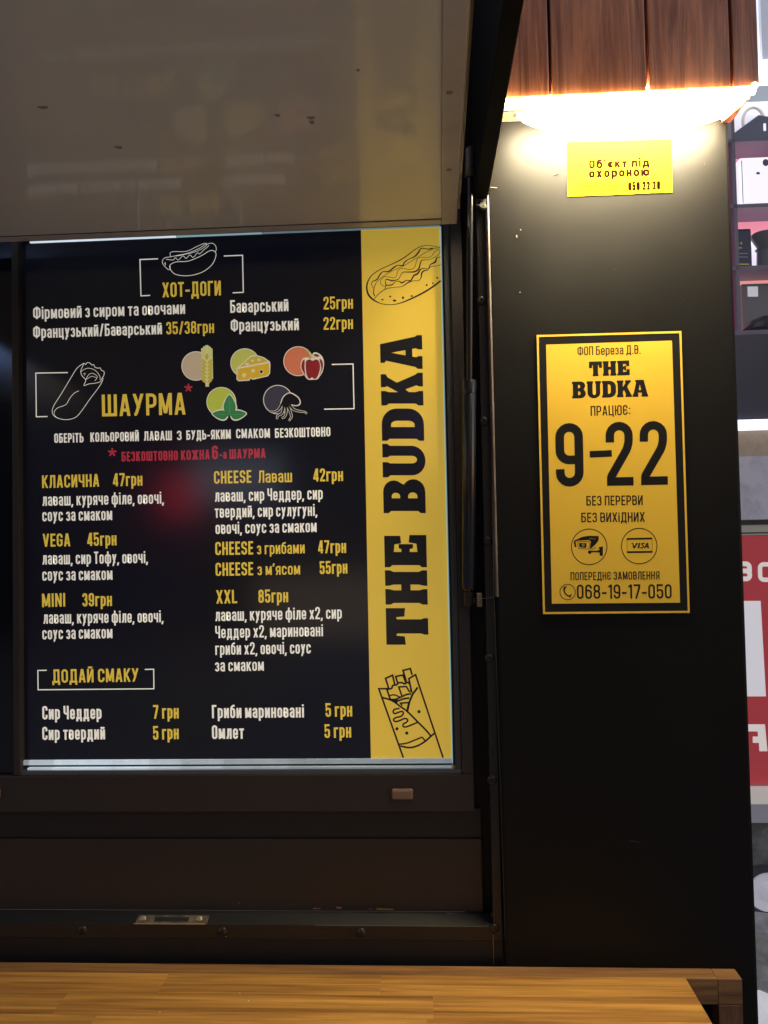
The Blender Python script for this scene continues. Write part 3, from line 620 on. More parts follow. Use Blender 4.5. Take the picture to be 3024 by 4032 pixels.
# yellow band drawings
q = lambda x, y: (1400+x/4.1475, 900+y/4.1475)
I = Ink(Y1)
I.curve([q(*p) for p in ((1385,305),(1310,295),(1190,272),(1070,292),(960,350),(830,450),(700,530),(540,605),(400,670),(270,760),(200,870),(183,980),(215,1085),(295,1165),(420,1225),(560,1243),(720,1220),(900,1150),(1120,1040),(1290,930),(1392,850))],
        [2,2,2,2.5,3,4,4.5,3,3,3.5,5,6,7.5,6,3,2.5,4,6,7,7,6])
I.curve([q(*p) for p in ((1385,318),(1290,325),(1150,390),(980,490),(800,600),(600,690),(440,790),(350,870),(305,960),(295,1050),(315,1105)) ], [2,2,2,2,2,2,2,2,3,4,4])
I.curve([q(*p) for p in ((300,1155),(380,1065),(500,985),(640,960),(760,945),(860,880),(940,855),(1030,848),(1070,800),(1080,730),(1120,690),(1190,675))], [2.5,3,3,2,2.5,5,2.5,2.5,4,6,5,3])
I.curve([q(*p) for p in ((480,990),(500,930),(560,925),(600,915),(650,870),(710,860),(760,885),(830,845),(900,850),(950,770),(1010,740),(1060,670),(1120,650),(1190,655),(1220,590),(1300,545),(1330,480),(1390,465))], [2,3,4,4,2,3,6,3,5,6,7,5,3,2,4,7,4,2])
I.curve([q(*p) for p in ((1190,660),(1225,625),(1300,612),(1370,600),(1390,570))], [6,3,2,2,2])
I.curve([q(*p) for p in ((490,940),(445,935),(410,890),(420,830),(480,785),(560,795),(630,805),(670,770),(690,690),(750,650),(850,665),(930,660),(975,610),(1000,510),(1060,470),(1160,475),(1240,450),(1290,380),(1350,345),(1380,370),(1350,430),(1270,480),(1180,510),(1090,515),(1060,560),(1030,660),(960,705),(860,710),(770,715),(735,770),(690,830),(600,850),(510,830),(485,860),(500,925)) ], [2,2,2,2,2,2,2,2,2,2,2,2,2,2,2,2,2,2,2,2,2,2,3,4,6,4,3,2,3,5,4,2,5,5,6][:33])
I.curve([q(*p) for p in ((285,970),(262,910),(280,865),(350,830),(400,750),(450,705),(540,700),(620,640),(690,600),(770,605),(800,550),(870,500),(960,460),(1020,400),(1070,325),(1140,330),(1200,335),(1260,320))], [2,2,3,5,5,3,5,6,3,5,5,3,5,6,4,3,4,6])
for x, y, w, h in ((440,1162,20,12),(566,1110,16,14),(636,1176,28,18),(775,1130,18,24),(918,1102,18,16),(1162,922,14,18),(1264,895,14,16),(1335,804,18,14)): c0 = q(x, y); I.disc(*c0, w/4.1475, h/4.1475, 14, .4)
I.build('hot_dog_drawing', NINK, menu)
q = lambda x, y: (1400+x/4.1475, 2600+y/4.1475)
I = Ink(Y1)
I.line([q(*p) for p in ((780,1590),(380,465),(520,462),(545,480))], 6.8); I.line([q(*p) for p in ((1430,1590),(980,235),(870,300),(920,530))], 6.8)
I.curve([q(*p) for p in ((430,605),(600,660),(740,760),(850,840),(1030,1020),(1150,1140),(1230,1235))], 7); I.line([q(*p) for p in ((1015,440),(930,560),(880,680),(845,830))], 8)
I.curve([q(*p) for p in ((730,1400),(880,1425),(1000,1400),(1120,1335),(1220,1250),(1290,1190))], 7); I.curve([q(*p) for p in ((710,1370),(830,1355),(950,1310),(1085,1255))], 6); I.line([q(1085,1252), q(1140,1318)], 6)
I.curve([q(*p) for p in ((720,785),(640,800),(615,840),(640,870),(700,850),(760,835),(780,870),(740,915),(660,935),(620,970),(650,1000),(720,985),(800,950),(850,970),(835,1010),(780,1040),(785,1085),(850,1080),(1020,1010))], 6.4)
I.line([q(*p) for p in ((545,470),(490,295),(605,243),(640,390))], 7); I.line([q(*p) for p in ((690,380),(655,265),(775,240),(820,360))], 7); I.line([q(*p) for p in ((830,345),(775,165),(895,135),(925,240))], 7)
I.curve([q(*p) for p in ((545,470),(590,455),(610,410),(670,400),(700,370),(760,365),(800,385),(850,360),(890,400),(910,520))], 7)
I.line([q(*p) for p in ((760,590),(705,435),(830,428),(885,520))], 6.5); I.curve([q(*p) for p in ((510,470),(540,560),(570,640))], 7); I.curve([q(*p) for p in ((560,575),(640,565),(740,610))], 5.5); I.curve([q(*p) for p in ((580,640),(660,635),(740,600),(830,560),(910,545))], 7)
I.curve([q(*p) for p in ((600,650),(690,660),(780,630),(880,615))], 7); I.line([q(*p) for p in ((760,740),(735,700),(870,690),(845,800))], 6.5); I.poly([q(*p) for p in ((590,650),(700,655),(680,700))])
for x, y in ((1036,838),(676,1118),(836,1188)): I.disc(*q(x, y), 6.3, n=20)
I.build('wrap_drawing', NINK, menu)
# the big vertical name, each letter its own outline, reading upwards
LT = {'A':(1319,1452),'K':(1467,1596),'D':(1608,1735),'U':(1747,1879),'B':(1886,2020),'E':(2106,2233),'H':(2245,2380),'T':(2394,2538)}
for ch, (ya, yb) in LT.items():
    w, o, hs = SLAB[ch]; I = Ink(Y1)
    def mp(a, b, w=w, ya=ya, yb=yb):
        y = yb - (yb-ya)*a/w; xb = 1663 + (y-1385)*.0215; return (xb - b*166, y + 0.5)
    I.poly([mp(*p) for p in o], [[mp(*p) for p in h_] for h_ in hs])
    I.build('slab_letter', NINK, menu)
# ================================================================== FLAP (raised service hatch)
ANG = math.radians(93.8)
FY0 = -0.029
flap = thing('service_hatch', 'raised beige-grey metal hatch flap tilted up above the menu board', 'hatch')
hx1 = P(1797, 880, FY0).x; hz = P(1790, 880, FY0).z; dirv = Vector((0, -math.sin(ANG), math.cos(ANG))); nrm = Vector((0, -math.cos(ANG), -math.sin(ANG)))   # nrm faces down and out
SKEW = .0205
def fp(x, s, d=0): return Vector((x - (SKEW*s if x > 0 else 0), FY0, hz)) + dirv*s + nrm*d
def fpx(px, py):      # where a sight line meets the flap
    v = P(px, py, 1.0) - CAM; k = (Vector((0, FY0, hz)) - CAM).dot(nrm)/v.dot(nrm); w = CAM + v*k
    s_ = (w - Vector((0, FY0, hz))).dot(dirv); return (w.x + (SKEW*s_ if w.x > 0 else 0), s_)
def fbox(name, mt, x0, x1, s0, s1, d0, d1, bevel=0.0):
    A = [fp(x0, s0, d0), fp(x1, s0, d0), fp(x1, s0, d1), fp(x0, s0, d1)]; B = [fp(x0, s1, d0), fp(x1, s1, d0), fp(x1, s1, d1), fp(x0, s1, d1)]
    return MB().prism(A, B).build(name, mt, flap, bevel=bevel, smooth=bool(bevel))
FLM = mat('beige_coated_sheet', (0.68, 0.64, 0.60), rough=0.34, spec=.30, coat=.32, coatr=.065, noise=(2.2, (0.74, 0.68, 0.62), .3, .7), rvar=.08, rscale=3, bump=.02, bscale=30)
FLR = mat('beige_rim_paint', (0.60, 0.53, 0.48), rough=0.4, noise=(8, (0.50, 0.42, 0.37), .4, .7))
rimw = .026
fbox('hatch_sheet', FLM, -1.1, hx1-rimw-.0004, .0255, 1.3, -.012, -.001)
fbox('hatch_side_rim', FLR, hx1-rimw, hx1, .0, 1.3, -.02, .0012, .0015)
fbox('hatch_bottom_rim', FLR, -1.1, hx1-rimw-.0006, 0, .025, -.02, .0010, .001)
fbox('rim_crevice', mat('dark_crevice', (.035, .02, .018), .7), -1.1, hx1-rimw-.0006, .0250, .0262, -.002, .0002)  # thin dark line along the rim joint
fbox('hatch_edge', mat('lit_bare_edge', (.62, .55, .42), .35, .6), hx1+.0001, hx1+.0009, .0, 1.3, -.006, .0008)  # bare metal edge; lamp light on it put in as pale colour
fbox('hatch_outer_skin', FRAME, -1.1, hx1+.006, 0.012, 1.31, -.030, -.0205)
RUST = mat('rust_spot', (.34, .25, .20), .7)
for q_ in ((1770,360),(1768,664)): 
    p = fp(*fpx(*q_), .001); MB().lathe(p, nrm, [(0, .0045), (.001, .004), (.0014, .0015), (.0008, 0)], 14).build('rim_screw', RUST, flap, smooth=True)
def spot(x, s_, rx, rs):
    pts = [fp(x + rx*math.cos(t)*(1+.3*math.sin(3*t)), s_ + rs*math.sin(t)*(1+.2*math.cos(2*t)), -.0006) for t in [2*math.pi*i/12 for i in range(12)]]
    MB().prism(pts, [p_-nrm*.0004 for p_ in pts]).build('rust_spot', RUST, flap)
for px, py, rx, rs in ((1225,467,.005,.004),(1228,485,.003,.006),(1093,458,.003,.004),(170,426,.006,.004),(468,583,.005,.005),(1410,280,.002,.003),(1613,868,.003,.003),(640,915,.003,.002)): spot(*fpx(px, py), rx, rs)
# ================================================================== side beam next to the hatch
beam = thing('awning_bracket', 'black steel box bracket jutting out between the hatch and the wooden fascia', 'bracket')
bz = P(1920, 781, 0).z; bxr = P(1920, 781, 0).x; bxl = P(1868, 790, 0).x
MB().box(bxl, bxr, -.75, .012, bz, bz+.40).build('bracket_box', BEAM, beam, bevel=.0015, smooth=True)
box('bracket_trim', mat('lit_bare_edge2', (.4, .34, .22), .3, .7), beam, bxr-.0002, bxr+.0005, -.62, -.02, bz+.0002, bz+.0016)
mb = MB()
for i in range(9):
    x = bxl + (bxr-bxl)*(.25+.7*random.random()); z = bz-.004-random.random()*.012
    mb.box(x-.004, x+.005, -.002, .010, z-.003, z+.004)
mb.build('sealant', mat('grey_sealant', (.10,.10,.09), .5), beam, bevel=.0014, smooth=True)
# ================================================================== gas strut
strut = thing('gas_strut', 'long thin black gas strut propping the hatch, upright beside the menu board', 'gas strut')
CHR = mat('polished_black_rod', (.03, .03, .036), rough=.18, metal=.6); TUB = mat('gloss_black_tube', (.008, .008, .012), rough=.2, spec=.6)
pt = P(1851, 690, -.035); pm = P(1848, 1497, .0); pb = P(1845, 2330, .018)
MB().cyl(pt, pm, .0052, n=24).build('piston_rod', CHR, strut, smooth=True)
ax = (pb-pm).normalized(); LL = (pb-pm).length
MB().lathe(pm, ax, [(0,.004),(.0,.0118),(.002,.0125),(.024,.0125),(.0245,.0117),(.026,.0122),(LL-.012,.0122),(LL-.004,.010),(LL,.006),(LL,0)], 28).build('cylinder', TUB, strut, smooth=True)
up = (pt-pm).normalized()
MB().lathe(pt-up*.004, up, [(0,.004),(0,.0085),(.002,.0095),(.024,.0095),(.0242,.0088),(.026,.0088),(.0262,.0095),(.048,.0092),(.051,.006),(.054,.002),(.054,0)], 20).build('end_socket', mat('socket_metal', (.12,.10,.085), .4, .5), strut, smooth=True)
e = pb + ax*.018
MB().lathe(pb, ax, [(0,.004),(0,.0085),(.022,.0085),(.026,.006),(.026,0)], 16).build('end_socket', mat('socket_dark', (.03,.026,.024), .4, .4), strut, smooth=True)
MB().cyl(e+Vector((.000,-.004,0)), e+Vector((.026,.03,0)), .005, n=12).build('ball_stud', mat('stud_metal', (.16,.13,.10), .4, .6), strut, smooth=True)
p_ = P(1886, 2362, .008); MB().box(p_.x-.004, p_.x+.005, .002, .030, p_.z-.012, p_.z+.012).build('mount_plate', mat('stud_metal', (.16,.13,.10), .4, .6), strut, bevel=.001)
# ================================================================== wooden fascia above the column
YW = -.118
fas = thing('wooden_fascia', 'varnished reddish brown board box over the bright lamp', 'fascia')
WOOD = mat('reddish_varnished_wood', (.2,.08,.03), rough=.28, coat=.7, coatr=.12, grain=((30, 30, 1.8), (.25, .060, .028), (.80, .29, .14)), objrand=.3, gb=.9)
zw0 = P(2480, 362, YW).z; wx0 = bxr + .003; wx1 = P(2986, 200, YW).x
edges = [wx0] + [P(x, 140, YW).x for x in (2163, 2546, 2877)] + [wx1]
for i in range(4):
    x0, x1 = edges[i]+.0022, edges[i+1]-.0022*(i < 3)
    MB().box(x0-.0, x1, YW, YW+.018, zw0, 2.9).build('board', WOOD, fas, bevel=.0022, smooth=True)
box('backing', mat('dark_stained_batten', (.018,.008,.004), .6), fas, wx0, wx1-.003, YW+.0182, YW+.026, zw0+.001, 2.9)
UND = mat('fascia_underside', (.30,.22,.14), rough=.6, noise=(8, (.22,.15,.09), .3, .7))
box('underside', UND, fas, wx0, wx1-.003, YW+.0265, -.0012, zw0+.022, zw0+.034)
box('end_board', WOOD, fas, wx1-.0172, wx1-.001, YW+.0188, -.0012, zw0+.002, 2.9)
# ---- LED strip lamp
lamp = thing('led_strip_lamp', 'glaring yellow-white strip lamp under the wooden fascia, above the yellow stickers', 'lamp')
LEDM = mat('led_diffuser', (.9,.85,.6), rough=.4, emit=LAMP_STRIP, ecol=(1.0, .80, .36))
LEDB = mat('lamp_glare_diffuser', (.9,.9,.85), rough=.4, emit=LAMP_BODY, ecol=(1.0, .84, .53))
HOUS = mat('lamp_housing', (.55,.53,.48), rough=.4)
zs = zw0+.004
x0s, x1s = wx0+.006, wx1-.020
def rbar(x0, x1, yc, zc, r, mt, nm, n=14):
    mb = MB(); prof = [(-r, 0)]
    k = 10; vs = []
    mb.tube([(x0, yc, zc), (x0+(x1-x0)*.5, yc, zc), (x1, yc, zc)], r, n); return mb.build(nm, mt, lamp, smooth=True)
rbar(x0s, x1s+.012, YW+.001, zw0-.007, .0062, LEDM, 'led_tube')
MB().tube([(x1s+.012, YW-.002, zs-.004), (x1s+.0095, YW+.05, zs-.002), (x1s+.001, -.012, zs+.002)], .0050, 12).build('led_tube', LEDM, lamp, smooth=True)
box('lamp_mount', HOUS, lamp, x0s, x1s+.012, YW+.020, YW+.026, zw0-.010, zw0+.0008)
xm0, xm1 = P(2020, 440, -.06).x, P(2925, 440, -.06).x
mb = MB(); n = 16
A = []; 
prof = []
for j in range(9):
    t = j/8; 
    xx = (t-.5)
segs = 22
vs = []; fs = []
for i in range(segs+1):
    t = i/segs; x = xm0 + (xm1-xm0)*t; e_ = math.sqrt(max(0.0, 1-abs(2*t-1)**2.6))
    for k in range(n):
        a = 2*math.pi*k/n; vs.append((x, -.066 + .046*e_*math.cos(a), zs+.006 + (.047*e_*math.sin(a) if math.sin(a) < 0 else .006*e_*math.sin(a))))
for i in range(segs):
    for k in range(n): fs.append((i*n+k, i*n+(k+1) % n, (i+1)*n+(k+1) % n, (i+1)*n+k))
MB().add(vs, fs).build('lamp_glare_dome', LEDB, lamp, smooth=True)  # lamp body widened and drooped, its white shape standing in for glare
box('lamp_base', HOUS, lamp, xm0+.01, xm1-.01, -.082, -.022, zs+.0125, zs+.0175)
# ================================================================== security sticker
stk = thing('security_sticker', 'bright yellow security notice sticker glued on the column right under the lamp', 'sticker')
SY = mat('sticker_yellow', (.28, .22, .005), rough=.9, spec=.05, noise=(20, (.26,.20,.005), .4, .7)); SINK = mat('sticker_ink', (.006,.0015,.001), rough=.9, spec=0.0)
def plate(nm, mt, par, c, yf, yb):
    """c: four photograph corners, yf front, yb back"""
    A = [P(*q_, yf) for q_ in c]; xl = (A[0].x+A[3].x)/2; xr = (A[1].x+A[2].x)/2; zt = (A[0].z+A[1].z)/2; zb = (A[2].z+A[3].z)/2
    return box(nm, mt, par, xl, xr, yf, yb, zb, zt)
A = [P(2233, 560, -.0012), P(2644, 548, -.0012), P(2648, 758, -.0012), P(2236, 774, -.0012)]
MB().prism(A, [v+Vector((0, .0010, 0)) for v in A]).build('sticker_sheet', SY, stk)
for s_, a_ in (("Об'єкт під", (2319,664,2557,656,34,.26)), ('охороною', (2319,701,2557,693,37,.25))): line_of_text(stk, -.0013, SINK, s_, *a_)
line_of_text(stk, -.0013, SINK, 'Заявки на охорону', 2282,741,2438,736,15,.12); line_of_text(stk, -.0013, SINK, '050 22 20', 2473,751,2600,746,34,.22)
I = Ink(-.0013); I.line([(2275,721),(2608,709),(2609,758),(2276,768)], 1.3, True)
for k in range(2): I.line([(2284,748+k*6),(2438,744+k*6)], 1.6)
for k in range(4): I.line([(2452,722+k*9),(2468,721.5+k*9)], 4)
I.build('box_outline', mat('sticker_ink_light', (.08,.04,.002), .9, spec=0.0), stk)
# ================================================================== opening hours sign
sign = thing('opening_hours_sign', 'tall black and golden yellow opening hours sign in the middle of the column', 'sign')
SGY = mat('sign_yellow_film', (.92, .58, .055), rough=.34, coat=.5, coatr=.15, emit=0.012, noise=(5, (.88,.55,.05), .3, .7)); SGB = mat('sign_black_film', (.010, .009, .009), rough=.3)
plate('sign_backing', SGB, sign, [(2113,1320),(2683,1303),(2716,2414),(2138,2419)], -.0022, -.0001)
def rectring(o, i, nm, y):
    I = Ink(y); I.poly(o, [i]); return I.build(nm, SGY, sign)
rectring([(2113,1319),(2683,1303),(2716,2413),(2138,2418)], [(2121,1327),(2675,1311.5),(2708,2405),(2146,2410)], 'sign_border', -.0026)
I = Ink(-.0026); I.poly([(2150,1357),(2646,1341),(2678,2373),(2173,2377)]); I.build('sign_field', SGY, sign)
G_ = lambda s_, *a_, **k_: line_of_text(sign, -.0027, SGB, s_, *a_, **k_)
G_('ФОП Береза Д.В.', 2274,1400,2523,1393,35,.125)
for wd, x0, y0, x1, y1, cp in (('THE',2320,1482,2480,1477,58), ('BUDKA',2253,1569,2552,1561,66)):
    I = Ink(-.0027)
    for o, hs in slab_word(wd, lambda u, v: (x0+(x1-x0)*u - .018*v*cp, y0+(y1-y0)*u - v*cp)): I.poly(o, hs)
    I.build('lettering', SGB, sign)
G_('ПРАЦЮЄ:', 2326,1638,2482,1633,39,.125)
G_('9', 2190,1918,2299,1914,250,.137); G_('2', 2388,1913,2495,1911,251,.132); G_('2', 2522,1910,2630,1908,251,.132)
I = Ink(-.0027); I.line([(2322,1789),(2409,1785)], 26); I.build('dash', SGB, sign)
G_('БЕЗ ПЕРЕРВИ', 2309,1991,2531,1988,38,.13); G_('БЕЗ ВИХіДНИХ', 2289,2057,2539,2054,38,.13)
G_('ПОПЕРЕДНЄ ЗАМОВЛЕННЯ', 2247,2285,2597,2281,32,.13); G_('068-19-17-050', 2272,2358,2645,2356,56,.125)
for cx, cy, r in ((2320,2153,70), (2517,2150,70), (2235,2331,30.5)):
    I = Ink(-.0027); I.ring(cx, cy, r, 3.2 if r > 40 else 2.8); I.build('circle_outline', SGB, sign)
# camera icon
q = lambda x, y: (2050+x/2.37, 1850+y/2.37)
I = Ink(-.0027); I.poly([q(*p) for p in ((500,660),(575,625),(640,615),(728,618),(728,655),(705,690),(645,745),(655,668),(635,655),(530,660),(512,672),(522,722),(508,718))])
I.poly([q(*p) for p in ((545,682),(615,685),(612,728),(550,722))]); I.line([q(*p) for p in ((530,670),(640,670),(648,690),(635,740),(540,735),(530,670))], 1.8)
I.line([q(500,670), q(512,720)], 5); I.disc(*q(645,768), 7, n=16); I.line([q(645,762), q(730,762)], 6); I.poly([q(*p) for p in ((728,722),(768,715),(768,805),(735,798),(740,770),(720,775),(720,750),(738,748))]); I.line([q(655,745), q(685,735), q(700,720)], 2)
I.build('camera_icon', SGB, sign)
I = Ink(-.0030); I.disc(*q(583,703), 5.5, n=16); I.line([q(640,640), q(700,645)], 1.2); I.build('icon_highlight', SGY, sign)
I = Ink(-.0032); I.disc(*q(583,703), 3.4, n=14); I.build('icon_lens', SGB, sign)
I = Ink(-.0027); I.line([(2468,2122),(2568,2120)], 7); I.line([(2469,2174),(2569,2172.5)], 7); I.line([(2468.5,2120),(2469.5,2174)], 1.2); I.line([(2567.5,2120),(2568.5,2173)], 1.2); I.build('card_outline', SGB, sign)
I = Ink(-.0027)
vs_ = lambda x, y: (2050+x/2.37, 1850+y/2.37)
I.poly([vs_(*p) for p in ((1030,682),(1050,682),(1062,712),(1078,682),(1096,682),(1066,732),(1052,732),(1044,692))])
I.poly([vs_(*p) for p in ((1101,682),(1117,682),(1107,732),(1091,732))])
I.line([vs_(*p) for p in ((1158,686),(1142,684),(1130,692),(1136,702),(1148,712),(1142,724),(1128,728),(1113,725))], 4.2)
I.poly([vs_(*p) for p in ((1150,732),(1174,682),(1189,682),(1199,732),(1185,732),(1183,722),(1167,722),(1163,732))], [[vs_(1172,712), vs_(1181,712), vs_(1179,696)]])
I.build('lettering', SGB, sign)
I = Ink(-.0027); q = vs_
I.curve([q(*p) for p in ((412,1100),(405,1125),(418,1155),(445,1175),(470,1180))], [9, 5.5, 5, 5.5, 9]); I.line([q(402,1098), q(430,1090)], 5); I.line([q(455,1185), q(474,1160)], 5)
I.build('phone_icon', SGB, sign)
# ================================================================== counter
ctr = thing('wooden_counter', 'honey coloured laminated wooden shelf counter along the foot of the kiosk wall', 'counter')
OAK = mat('honey_laminated_wood', (.4,.2,.06), rough=.33, coat=.25, coatr=.2, grain=((1.2, 34, 34), (.33, .145, .038), (.66, .34, .080)), objrand=.13)
OAKD = mat('brown_batten_wood', (.2,.1,.04), rough=.5, grain=((2.0, 40, 40), (.16, .075, .026), (.32, .155, .055)))
OAKV = mat('brown_post_wood', (.2,.1,.04), rough=.5, grain=((40, 40, 4.0), (.10, .042, .020), (.20, .085, .040)))
zt = P(2890, 3813, -.001).z; xe = P(2893, 3815, -.002).x; xe2 = P(2829, 3950, -.033).x
box('back_rail', OAKD, ctr, -1.2, xe2-.0006, -.034, -.0012, zt-.042, zt, bevel=.0012)
box('back_rail_end', OAKD, ctr, xe2, xe, -.0335, -.0012, zt-.0415, zt-.0003, bevel=.0012)
box('post', OAKV, ctr, xe2, xe-.0005, -.034, -.0012, 0, zt-.0425, bevel=.0015)
xs_e = P(2700, 3842, -.036).x
y = -.0348; row = 0
while y > -.36:
    wd = .052 + .012*random.random(); x = xs_e
    while x > -1.1:
        ln = .35+.40*random.random(); xa_ = max(-1.2, x-ln)
        MB().box(xa_+.0001, x, y-wd+.0001, y, zt-.030, zt+.0015+random.random()*.0002).build('stave', OAK, ctr, bevel=.0004)
        x = xa_
    y -= wd; row += 1
mb = MB()
for px, py in ((944,3911),(979,3941),(629,3986),(1110,3770)):
    p = P(px, py, -.06); d = (p-CAM); t_ = (zt+.0022-CAM.z)/d.z; p = CAM+d*t_; mb.lathe(p, (0,0,1), [(-.001,.0012),(.0006,.0009),(.0012,0)], 8)
mb.build('crumb', mat('crumb_white', (.7,.66,.55), .6), None, label='few tiny pale crumbs scattered on the wooden counter top', cat='crumbs', kind='stuff')
# ================================================================== SHOP BEHIND, to the right
YS = 1.55
shop = thing('shop_front', 'brightly lit shop front with a display window behind the kiosk on the right', 'shop')
sx0 = P(2840, 1500, YS).x; sx1 = sx0 + 1.6
zz = lambda py: P(2955, py, YS).z
def e(nm, col, em, **k): return mat(nm, col, rough=k.pop('rough', .5), emit=em, **k)  # shop surfaces, goods and stones also emit, standing in for the shop's light
def band(nm, mt, y0, y1, dy=0.0, x0=None, x1=None, th=.04, par=shop, **k):
    return box(nm, mt, par, sx0 if x0 is None else x0, sx1 if x1 is None else x1, YS+dy, YS+dy+th, zz(y1), zz(y0), **k)
band('upper_glazing', e('frosted_glazing', (.78,.80,.86), 1.3, noise=(3, (.42,.47,.56), .4, .6)), -260, 243, .03)
for i in range(5): band('glazing_bar', mat('steel_bar', (.45,.47,.55), .5, .2, emit=.5), -260, 243, .0, sx0+.05+i*.30+.14, sx0+.05+i*.30+.17, .02)
band('light_bar', e('white_light_bar', (1,1,1), 2.6, ecol=(.95,.96,1)), 245, 322, -.01)
band('display_back', e('grey_lilac_back', (.50,.48,.56), 1.0), 323, 545, .14)
band('display_back', e('pink_back', (.70,.24,.32), 1.0), 546, 885, .14)
band('display_back', e('pale_lilac_back', (.74,.70,.82), 1.0), 901, 1045, .14)
band('display_back', e('salmon_back', (.72,.28,.25), 1.0), 1046, 1308, .14)
SHF = mat('dark_shelf', (.10,.09,.13), rough=.4, emit=.35)
def shelf(y0, y1):
    box('shelf', SHF, shop, sx0, sx1, YS, YS+.139, zz(y1), zz(y0))
shelf(545, 556); shelf(802, 817); shelf(1046, 1060); shelf(1300, 1316)
band('shelf_light', e('shelf_light', (1,1,1), 1.9, ecol=(.92,.9,1)), 886, 900, .12, th=.02)
band('mullion', SHF, 323, 1300, .0, P(2893, 900, YS).x, P(2906, 900, YS).x)
band('mullion', e('pink_mullion', (.35,.06,.16), .25), 560, 1300, .02, P(2880, 900, YS).x, P(2892, 900, YS).x)
band('mullion', SHF, 323, 1300, .0, P(3320, 900, YS).x, P(3335, 900, YS).x)
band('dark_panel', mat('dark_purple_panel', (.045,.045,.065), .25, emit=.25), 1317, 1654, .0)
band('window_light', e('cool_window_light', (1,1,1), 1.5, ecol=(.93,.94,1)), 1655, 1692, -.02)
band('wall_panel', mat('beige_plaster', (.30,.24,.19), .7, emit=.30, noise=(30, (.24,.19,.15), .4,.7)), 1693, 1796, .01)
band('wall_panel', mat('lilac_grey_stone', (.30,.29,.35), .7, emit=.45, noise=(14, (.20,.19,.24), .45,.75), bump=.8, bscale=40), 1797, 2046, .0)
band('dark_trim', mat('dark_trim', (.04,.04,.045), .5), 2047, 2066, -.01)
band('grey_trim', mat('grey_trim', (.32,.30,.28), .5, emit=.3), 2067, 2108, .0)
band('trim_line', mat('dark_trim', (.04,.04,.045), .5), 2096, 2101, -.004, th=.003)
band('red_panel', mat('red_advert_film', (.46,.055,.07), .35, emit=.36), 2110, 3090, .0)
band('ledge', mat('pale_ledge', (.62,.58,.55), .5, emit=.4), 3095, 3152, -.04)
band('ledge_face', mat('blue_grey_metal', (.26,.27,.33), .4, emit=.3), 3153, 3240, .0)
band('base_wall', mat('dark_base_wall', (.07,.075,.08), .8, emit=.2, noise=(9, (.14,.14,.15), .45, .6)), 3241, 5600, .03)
# advert lettering: white characters cut by the frame
WHT = e('advert_white', (.80,.74,.72), .50)
def atx(s_, x0, y0, x1, y1, cap, wt):
    I = Ink(YS-.001); text(I, s_, x0, y0, x1, y1, cap, wt); I.build('lettering', WHT, shop)
atx('В', 2898, 2288, 2962, 2289, 78, .24); atx('О', 2985, 2291, 3052, 2292, 78, .22)
I = Ink(YS-.001); I.poly([(2900,2366),(2995,2366),(3016,2742),(2900,2742)]); I.build('advert_block', e('advert_block', (.72,.70,.76), .55), shop)
I = Ink(YS-.001); I.poly([(2930,2852),(3012,2852),(3022,2958),(2990,2958),(2988,2925),(2964,2925),(2964,2900),(2985,2900),(2983,2880),(2930,2880)]); I.build('advert_letter', WHT, shop)
# goods on the shelves
def goods(nm, lab, cat, px0, px1, py0, py1, mt, dy=.06, dep=.16, bev=.006, extra=None, group=None):
    t = thing(nm, lab, cat, group)
    yy = YS+dy; a, b = P(px0, py0, yy), P(px1, py1, yy)
    return t, a, b, yy
zsh = lambda py: zz(py)+.0002
def rest(z, b):   # box bottoms sit on their shelf
    return z
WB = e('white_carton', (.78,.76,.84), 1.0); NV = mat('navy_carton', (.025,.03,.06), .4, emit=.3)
def carton(lab, px0, px1, ztop_py, shelf_py, mt, dy=.03, dep=.09, lid=None):
    t = thing('product_box', lab, 'box'); x0, x1 = P(px0, shelf_py, YS+dy).x, P(px1, shelf_py, YS+dy).x
    z0 = zz(shelf_py)+.0006; z1 = P(px0, ztop_py, YS+dy).z
    box('carton', mt, t, x0, x1, YS+dy, YS+dy+dep, z0, z1-.006, bevel=.003); box('lid_flap', lid or mt, t, x0+.001, x1-.001, YS+dy+.001, YS+dy+dep-.001, z1-.0055, z1, bevel=.002)
    return t, x0, x1, z0, z1
t, x0, x1, z0, z1 = carton('tall white carton on the upper display shelf against a pink wall', 2919, 3060, 622, 802, WB)
I = Ink(YS+.0285); I.disc(2985, 682, 8, 5); I.line([(2920,632),(2926,800)], 3); I.disc(3015,640,12,14); I.build('print_mark', mat('lilac_ink', (.18,.16,.26), .5), t)
t, x0, x1, z0, z1 = carton('narrow pale carton edge standing left of the tall white carton', 2908, 2917, 640, 802, WB, dy=.02)
t, x0, x1, z0, z1 = carton('dark navy carton with yellow print on the middle display shelf', 2870, 2962, 903, 1046, NV)
I = Ink(YS+.0285); text(I, '9', 2916,962,2922,962,9,.2); text(I, 'О.', 2902,962,2912,962,9,.2); I.line([(2894,1040),(2950,1040)], 3); I.build('print_mark', mat('yellow_ink', (.6,.45,.1), .5, emit=.4), t)
I = Ink(YS+.0285); I.line([(2895,976),(2921,976)], 5); I.line([(2895,998),(2945,998)], 2); I.line([(2895,1012),(2945,1012)], 2); I.build('print_mark', mat('grey_ink', (.4,.4,.45), .5, emit=.2), t)
